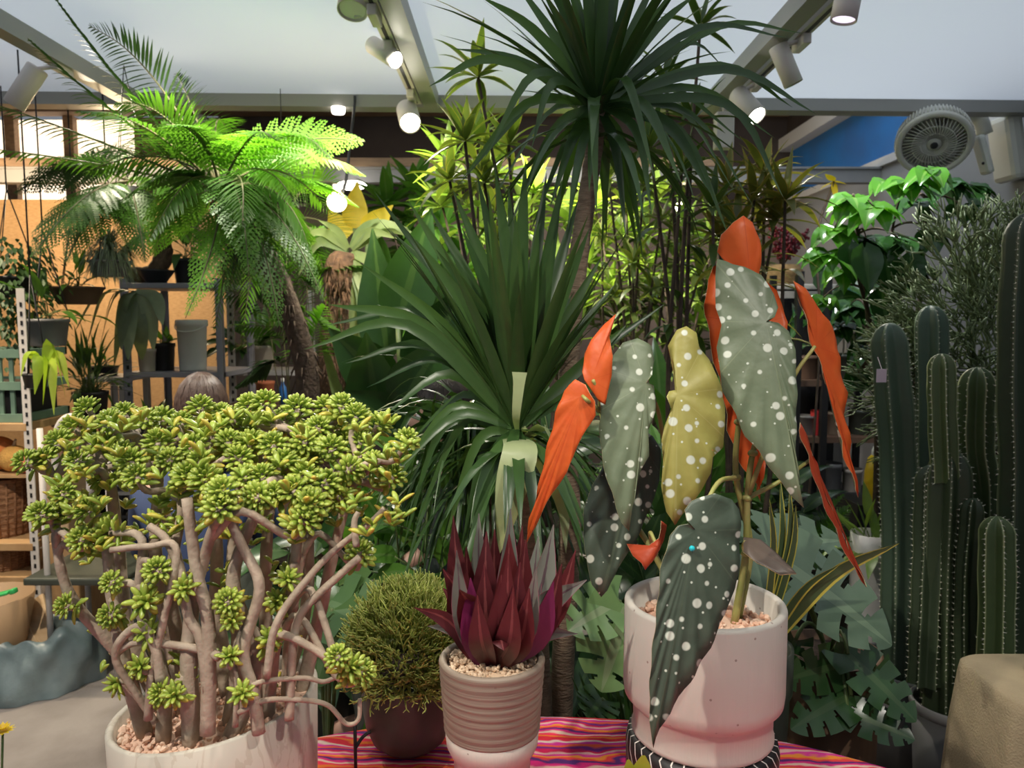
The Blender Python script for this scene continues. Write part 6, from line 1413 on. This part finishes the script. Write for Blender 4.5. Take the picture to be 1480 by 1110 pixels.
# bird of paradise paddles
Y = 3.3; g = P(590, 800, Y); t = thing('bird_of_paradise', 'tall plant with huge dark paddle leaves behind the lower dracaena crown', 'potted plant', (g.x, Y, 0)); simple_pot(t, (g.x, Y, 0), .15, .4, M['charcoal'])
b = MB(); bs = MB(); base = V((g.x, Y, .36))
for jx, jy, tx, ty, dy, W, n in ((575, 470, 620, 300, 0, .24, (.3, -1, .3)), (560, 520, 540, 330, .1, .22, (-.3, -1, .2)), (600, 540, 680, 400, -.1, .24, (.2, -1, .4)), (560, 560, 480, 470, -.1, .22, (-.3, -1, .4)), (580, 590, 640, 480, -.2, .22, (0, -1, .5)), (545, 600, 530, 480, -.15, .22, (0, -1, .3)), (600, 610, 690, 520, .0, .22, (.2, -1, .6)), (570, 620, 500, 560, -.2, .2, (0, -1, .8)), (610, 560, 650, 350, .2, .24, (.4, -1, 0)), (590, 640, 640, 560, -.25, .2, (0, -1, .7))):
    Jp = P(jx, jy, Y+dy); T = P(tx, ty, Y+dy*1.4); broad(b, Jp, T-Jp, n, (T-Jp).length, W, ovate, .02, 10, 3, .3, .15, .03); tube(bs, bez(base, base.lerp(Jp, .5)+V((0, 0, .1)), Jp, 6), .011, 6)
build('stems', bs, greenstem, t); build('foliage', b, lf['dark'], t)
# pale yucca with brown hairy trunks
Y = 3.05; g = P(465, 800, Y); t = thing('yucca', 'pale strap-leaved yucca on hairy brown trunks left of centre', 'potted plant', (g.x+.08, Y+.7, 0)); Y += .7; simple_pot(t, (g.x+.08, Y, 0), .17, .32, greyp)
brownm = solid('fibre_trunk', (.22, .12, .07), .9, (.10, .06, .04), 40, .9, 60)
b = MB(); tube(b, crom([V((g.x+.08, Y, .28)), P(470, 620, Y), P(478, 520, Y), P(495, 400, Y), P(500, 365, Y)], 5), [.06, .07]*10+[.05], 10)
for px, py in ((490, 395), (485, 530), (478, 560)): ball(b, P(px, py, Y-.05), .09, 14, 10, sq=(.8, .7, 1.2))
for i in range(160): p = P(rr(470, 505), rr(370, 600), Y-.10); tube(b, [p, p+V((rr(-.03, .03), -.02, rr(-.12, -.04)))], [.005, .001], 4)
build('trunk', b, brownm, t); b = MB(); hub = P(505, 362, Y-.02)
for tx, ty, w, mx, my in ((590, 330, 20, 545, 325), (400, 335, 16, 450, 335), (548, 315, 16, 525, 330), (460, 318, 14, 485, 332), (575, 345, 16, 535, 335), (620, 350, 20, 560, 330), (510, 560, 22, 515, 450), (535, 540, 22, 530, 430), (430, 400, 16, 460, 350), (550, 480, 20, 545, 390), (480, 480, 20, 490, 410), (520, 500, 22, 522, 420), (425, 350, 14, 465, 335)): arch(b, hub, tx, ty, rr(-.15, .1), w, mx, my)
hub2 = P(500, 620, Y-.1)
for tx, ty, w, mx, my in ((510, 400, 20, 508, 500), (535, 390, 20, 522, 500), (490, 430, 16, 495, 520), (560, 420, 18, 535, 520), (460, 470, 16, 480, 540)): arch(b, hub2, tx, ty, rr(-.15, .1), w, mx, my)
build('foliage', b, lf['agave'], t)
# ferny mass and palm stems under the tree fern
Y = 3.6; g = P(420, 800, Y); t = thing('cut_leaf_plant', 'deeply cut bright leaves hanging under the tree fern', 'potted plant', (g.x, Y+.2, 0)); simple_pot(t, (g.x, Y+.2, 0), .16, .3, M['black'])
bs = MB(); base = V((g.x, Y+.2, .27))
for cx, cy, tx, ty, dy, mi, pl in ((400, 400, 350, 330, 0, 1, 1), (440, 380, 470, 330, .1, 2, 1), (410, 480, 340, 470, -.1, 1, 1), (440, 450, 520, 500, -.1, 1, 1), (400, 520, 340, 560, -.2, 0, 1), (430, 420, 400, 300, .2, 1, 1), (450, 500, 470, 440, -.2, 2, 1), (380, 440, 310, 420, .1, 0, 1), (460, 400, 560, 380, .1, 1, 1)):
    b = MB(); c = P(cx, cy, Y+dy); frond(b, [base, base.lerp(c, .7)+V((0, 0, .1)), c, P(tx, ty, Y+dy)], .2, .03, 20, False, 0, 1, pdroop=.9, start=.55); build('frond', b, [fm[mi], rachis], t)
# dark arching grass plant, centre left
Y = 2.02; g = P(712, 900, Y); t = thing('grassy_palm', 'dark arching grass-leaved palm just left of the lower dracaena crown', 'potted plant', (g.x, Y, 0)); simple_pot(t, (g.x, Y, 0), .13, .4, M['black']); b = MB(); hub = P(706, 668, Y)
b2 = MB(); tube(b2, crom([V((g.x, Y, .36)), P(716, 850, Y), hub], 5), [.03]*6+[.024]*5, 8); build('trunk', b2, trunkd, t)
for i in range(110):
    a = R.random()*6.28; th = rr(.2, 1.5); d = V((cos(a)*sin(th), sin(a)*sin(th), cos(th))); blade(b, hub+V((rr(-.03, .03), rr(-.03, .03), 0)), d, rr(.35, .6), .013, rr(1.8, 3.4), 12, .2, strap)
for i in range(75): tx = rr(535, 690); arch(b, hub, tx, rr(690, 860), rr(-.25, .2), rr(8, 13), tx*.45+700*.55-rr(0, 25), rr(585, 665))
for i in range(16): arch(b, hub, rr(545, 640), rr(560, 680), rr(-.2, .2), 10, rr(630, 670), rr(570, 640))
build('foliage', b, lf['drac'], t)
for k, (px, Y, hz, n, L, W, mt, lab, r) in enumerate(((530, 3.0, .5, 50, .26, .08, 'mid', 'leafy green plant on the floor left of the grassy plant', .14), (640, 3.02, .6, 60, .3, .09, 'dark', 'dark leafy plant between the seated person and the tuft', .15), (440, 2.7, .45, 40, .3, .1, 'dark', 'dark leafy plant behind the succulent', .15), (955, 2.25, .5, 60, .34, .08, 'dark', 'dark leafy plant behind the left begonia leaf', .15), (980, 3.0, .6, 60, .36, .09, 'mid', 'green leafy plant behind the yellow begonia leaf', .16), (1090, 3.45, .5, 50, .34, .09, 'dark', 'dark shrub behind the snake plant', .15), (588, 1.98, .75, 60, .2, .07, 'mid', 'mid-green leafy plant just behind the tufty bowl', .08), (835, 2.1, .35, 50, .28, .06, 'dark', 'low dark plant beside the dracaena pot', .10), (770, 2.87, .7, 60, .36, .1, 'dark', 'dark bush behind the dracaena pot', .16))):
    t, c = put('leafy_plant', lab, 'potted plant', px, Y, 0, r, hz*.6, M['charcoal']); leafy(t, c, n, L, W, lf[mt], 1., bro=True, spread=.12, hgt=hz*.9)

# ================================================================== goods on the black rack, right
Y = 3.9; xa, xz = P(1150, 600, Y).x, P(1290, 600, Y).x; zs = [P(0, 550, Y).z, P(0, 632, Y).z, P(0, 722, Y).z, .25]
t = thing('black_rack', 'black shelving rack full of pots, behind the orange begonia leaf', 'rack', ((xa+xz)/2, Y+.2, 0))
for x in (xa, P(1190, 600, Y).x, xz):
    for y in (Y, Y+.4): b = MB(); box(b, x-.016, x+.016, y-.016, y+.016, 0, zs[0]+.55); build('post', b, M['black'], t, smooth=False)
for z in zs: b = MB(); box(b, xa-.02, xz+.02, Y-.0, Y+.42, z-.03, z); build('shelf', b, brownp if z != zs[2] else M['darksteel'], t, smooth=False)
for px, k, r, h, mt, lab in ((1168, 1, .05, .10, greyp, 'small grey pot on the second shelf of the black rack'), (1206, 1, .045, .12, solid('pot_taupe', (.25, .18, .12), .6), 'taupe pot on the second shelf of the black rack'), (1245, 1, .06, .13, M['charcoal'], 'charcoal pot on the second shelf of the black rack'), (1282, 1, .04, .08, creamp, 'small cream pot at the right end of the second shelf'), (1206, 2, .055, .17, greyp, 'tall grey pot on the third shelf of the black rack'), (1237, 2, .05, .14, creamp, 'cream pot on the third shelf of the black rack'), (1165, 0, .06, .12, brownp, 'brown pot on the top shelf of the black rack'), (1178, 2, .05, .12, M['black'], 'black pot on the third shelf of the black rack')):
    put('empty_pot', lab, 'pot', px, Y+.06+r, zs[k], r, h, mt, soil=False, group='empty pots on the black rack')
b = MB(); x = P(1180, 600, Y+.1).x; box(b, x-.025, x+.025, Y+.05, Y+.12, zs[1], zs[1]+.13); single('red_box', b, solid('red_carton', (.5, .03, .03), .5), 'thin red carton on the second shelf of the black rack', 'box', smooth=False, bevel=.003)
b = MB(); q = P(1272, 690, 3.45); zz = P(0, 722, 3.45).z; c = (q.x-.02, 3.45, 0)
st = thing('plinth', 'dark plinth under the yellow spray bottle', 'plinth', (c[0], 3.45, 0)); b2 = MB(); box(b2, c[0]-.12, c[0]+.12, 3.35, 3.6, 0, zz); build('body', b2, M['darksteel'], st, smooth=False, bevel=.004)
t = thing('spray_bottle', 'yellow bottle with a white cap behind the blue-green cactus', 'bottle', (c[0], 3.45, zz)); lathe(b, [(0, zz), (.05, zz), (.052, zz+.01), (.048, zz+.13), (.036, zz+.19), (.018, zz+.21), (0, zz+.21)], c, 28); build('body', b, solid('bottle_yellow', (.75, .50, .02), .35), t)
b = MB(); lathe(b, [(.022, zz+.195), (.022, zz+.225), (.012, zz+.25), (0, zz+.25)], c, 20); build('cap', b, M['white'], t)
# berries and their basket, white framed screen
q = P(1128, 412, 4.52); zb_ = q.z; t = thing('berry_bouquet', 'dark red berry sprigs in a round straw basket behind the top orange leaf', 'plant', (q.x, 4.52, zb_))
b = MB(); 
rows = [(.10, zb_), (.125, zb_+.03), (.13, zb_+.07), (.10, zb_+.115)]; lathe(b, [(0, zb_)]+rows+[(.09, zb_+.11), (0, zb_+.1)], (q.x, 4.52, 0), 32); build('basket', b, solid('straw', (.42, .28, .12), .8, (.28, .17, .07), 50, .8, 80, stretch=(1, 1, 4)), t)
bs = MB(); b = MB()
for i in range(20):
    a = R.random()*6.28; d = V((cos(a)*.5+.25, sin(a)*.4, 1)).normalized(); s = V((q.x, 4.52, zb_+.1)); e = s+d*rr(.16, .28); tube(bs, [s, e], .003, 4)
    for j in range(16): ball(b, s.lerp(e, rr(.35, 1))+V((rr(-.018, .018), rr(-.018, .018), rr(-.01, .01))), .010, 6, 4)
build('sprigs', bs, twig, t); build('berries', b, lf['berry'], t)
t2 = thing('white_cabinet', 'white-framed glazed cabinet under the berry basket', 'cabinet', (q.x+.1, 4.57, 0)); xa, xz = q.x-.16, q.x+.34; zt_ = zb_
b = MB(); box(b, xa, xz, 4.37, 4.77, zt_-.03, zt_); box(b, xa, xa+.03, 4.37, 4.77, 0, zt_-.03); box(b, xz-.03, xz, 4.37, 4.77, 0, zt_-.03); box(b, xa+.03, xz-.03, 4.74, 4.77, 0, zt_-.03); box(b, xa+.03, xz-.03, 4.37, 4.74, 0, .05); build('body', b, M['white'], t2, smooth=False, bevel=.006)
f = MB(); 
for u, v, w, h in ((xa+.03, xa+.06, .06, zt_-.04), (xz-.06, xz-.03, .06, zt_-.04)): box(f, u, v, 4.365, 4.375, w, h)
box(f, xa+.06, xz-.06, 4.365, 4.375, zt_-.08, zt_-.04); box(f, xa+.06, xz-.06, 4.365, 4.375, .06, .12); build('door', f, M['white'], t2, smooth=False)
b = MB(); box(b, xa+.06, xz-.06, 4.367, 4.372, .12, zt_-.08); build('pane', b, solid('dark_glass', (.02, .02, .022), .1), t2, smooth=False)
# white planter with a small plant, feathery shrub, floor shrubs
q = P(1266, 770, 2.75); t, c = put('white_planter', 'tall white cylinder planter left of the cacti', 'potted plant', 1268, 2.75, 0, .068, q.z, M['white'], .98); leafy(t, c, 22, .16, .04, lf['canelit'], .9, lance)
t, c = put('feathery_shrub', 'low feathery green shrub behind the white planter', 'potted plant', 1165, 3.1, 0, .16, .5, M['black'])
b = MB()
for i in range(40):
    a = R.random()*6.28; d = V((cos(a)*.8, sin(a)*.8, rr(.3, 1))).normalized(); T = c+d*rr(.2, .38)+V((0, 0, .05)); frond(b, [c, c.lerp(T, .5)+V((0, 0, .04)), T], .07, .012, 14, False, 0, 0, pdroop=.4, start=.3, rr_=.003)
build('foliage', b, lf['mid'], t)
t, c = put('leafy_plant', 'dark drooping plant on top of the black rack under the schefflera', 'potted plant', 1212, 4.05, P(0, 550, 3.9).z, .10, .13, M['charcoal']); leafy(t, c, 44, .24, .12, lf['schefd'], 1.2, bro=True, spread=.16, hgt=.28)
t, c = put('leafy_plant', 'broad grey-green leaves on the black rack beside the tagged cactus', 'potted plant', 1262, 4.05, P(0, 550, 3.9).z, .09, .12, brownp); leafy(t, c, 16, .18, .13, lf['monst'], 1.2, bro=True, spread=.1, hgt=.25)
# yellow dangling leaf before the blue wall and the yellow leaf beside the bulb
t, c = put('leafy_plant', 'thin sapling with yellow leaves before the blue wall', 'potted plant', 1170, 3.65, 0, .08, .3, M['charcoal'])
bs = MB(); tube(bs, crom([c, P(1185, 500, 3.6), P(1180, 350, 3.6), P(1205, 262, 3.6)], 6), .006, 6); build('stem', bs, twig, t); b = MB()
for d, L in ((V((-.5, -.3, .5)), .07), (V((.1, -.2, -1)), .1), (V((.5, -.3, .0)), .06), (V((-.8, -.1, -.2)), .08)): blade(b, P(1205, 262, 3.6), d, L, .045, .6, 6, .2, ovate)
build('foliage', b, lf['yel'], t)
t, c = put('leafy_plant', 'plant with bright yellow paddle leaves beside the bulb', 'potted plant', 525, 4.0, 0, .14, .4, M['charcoal'])
bs = MB(); b = MB()
for px, py, tx, ty in ((512, 330, 515, 262), (500, 345, 480, 300), (530, 340, 560, 290)): J_ = P(px, py, 4.0); T = P(tx, ty, 4.0); broad(b, J_, T-J_, (.2, -1, .2), (T-J_).length, .13, ovate); tube(bs, bez(c, c.lerp(J_, .5)+V((0, 0, .1)), J_, 6), .008, 6)
build('stems', bs, greenstem, t); build('foliage', b, lf['yel'], t)
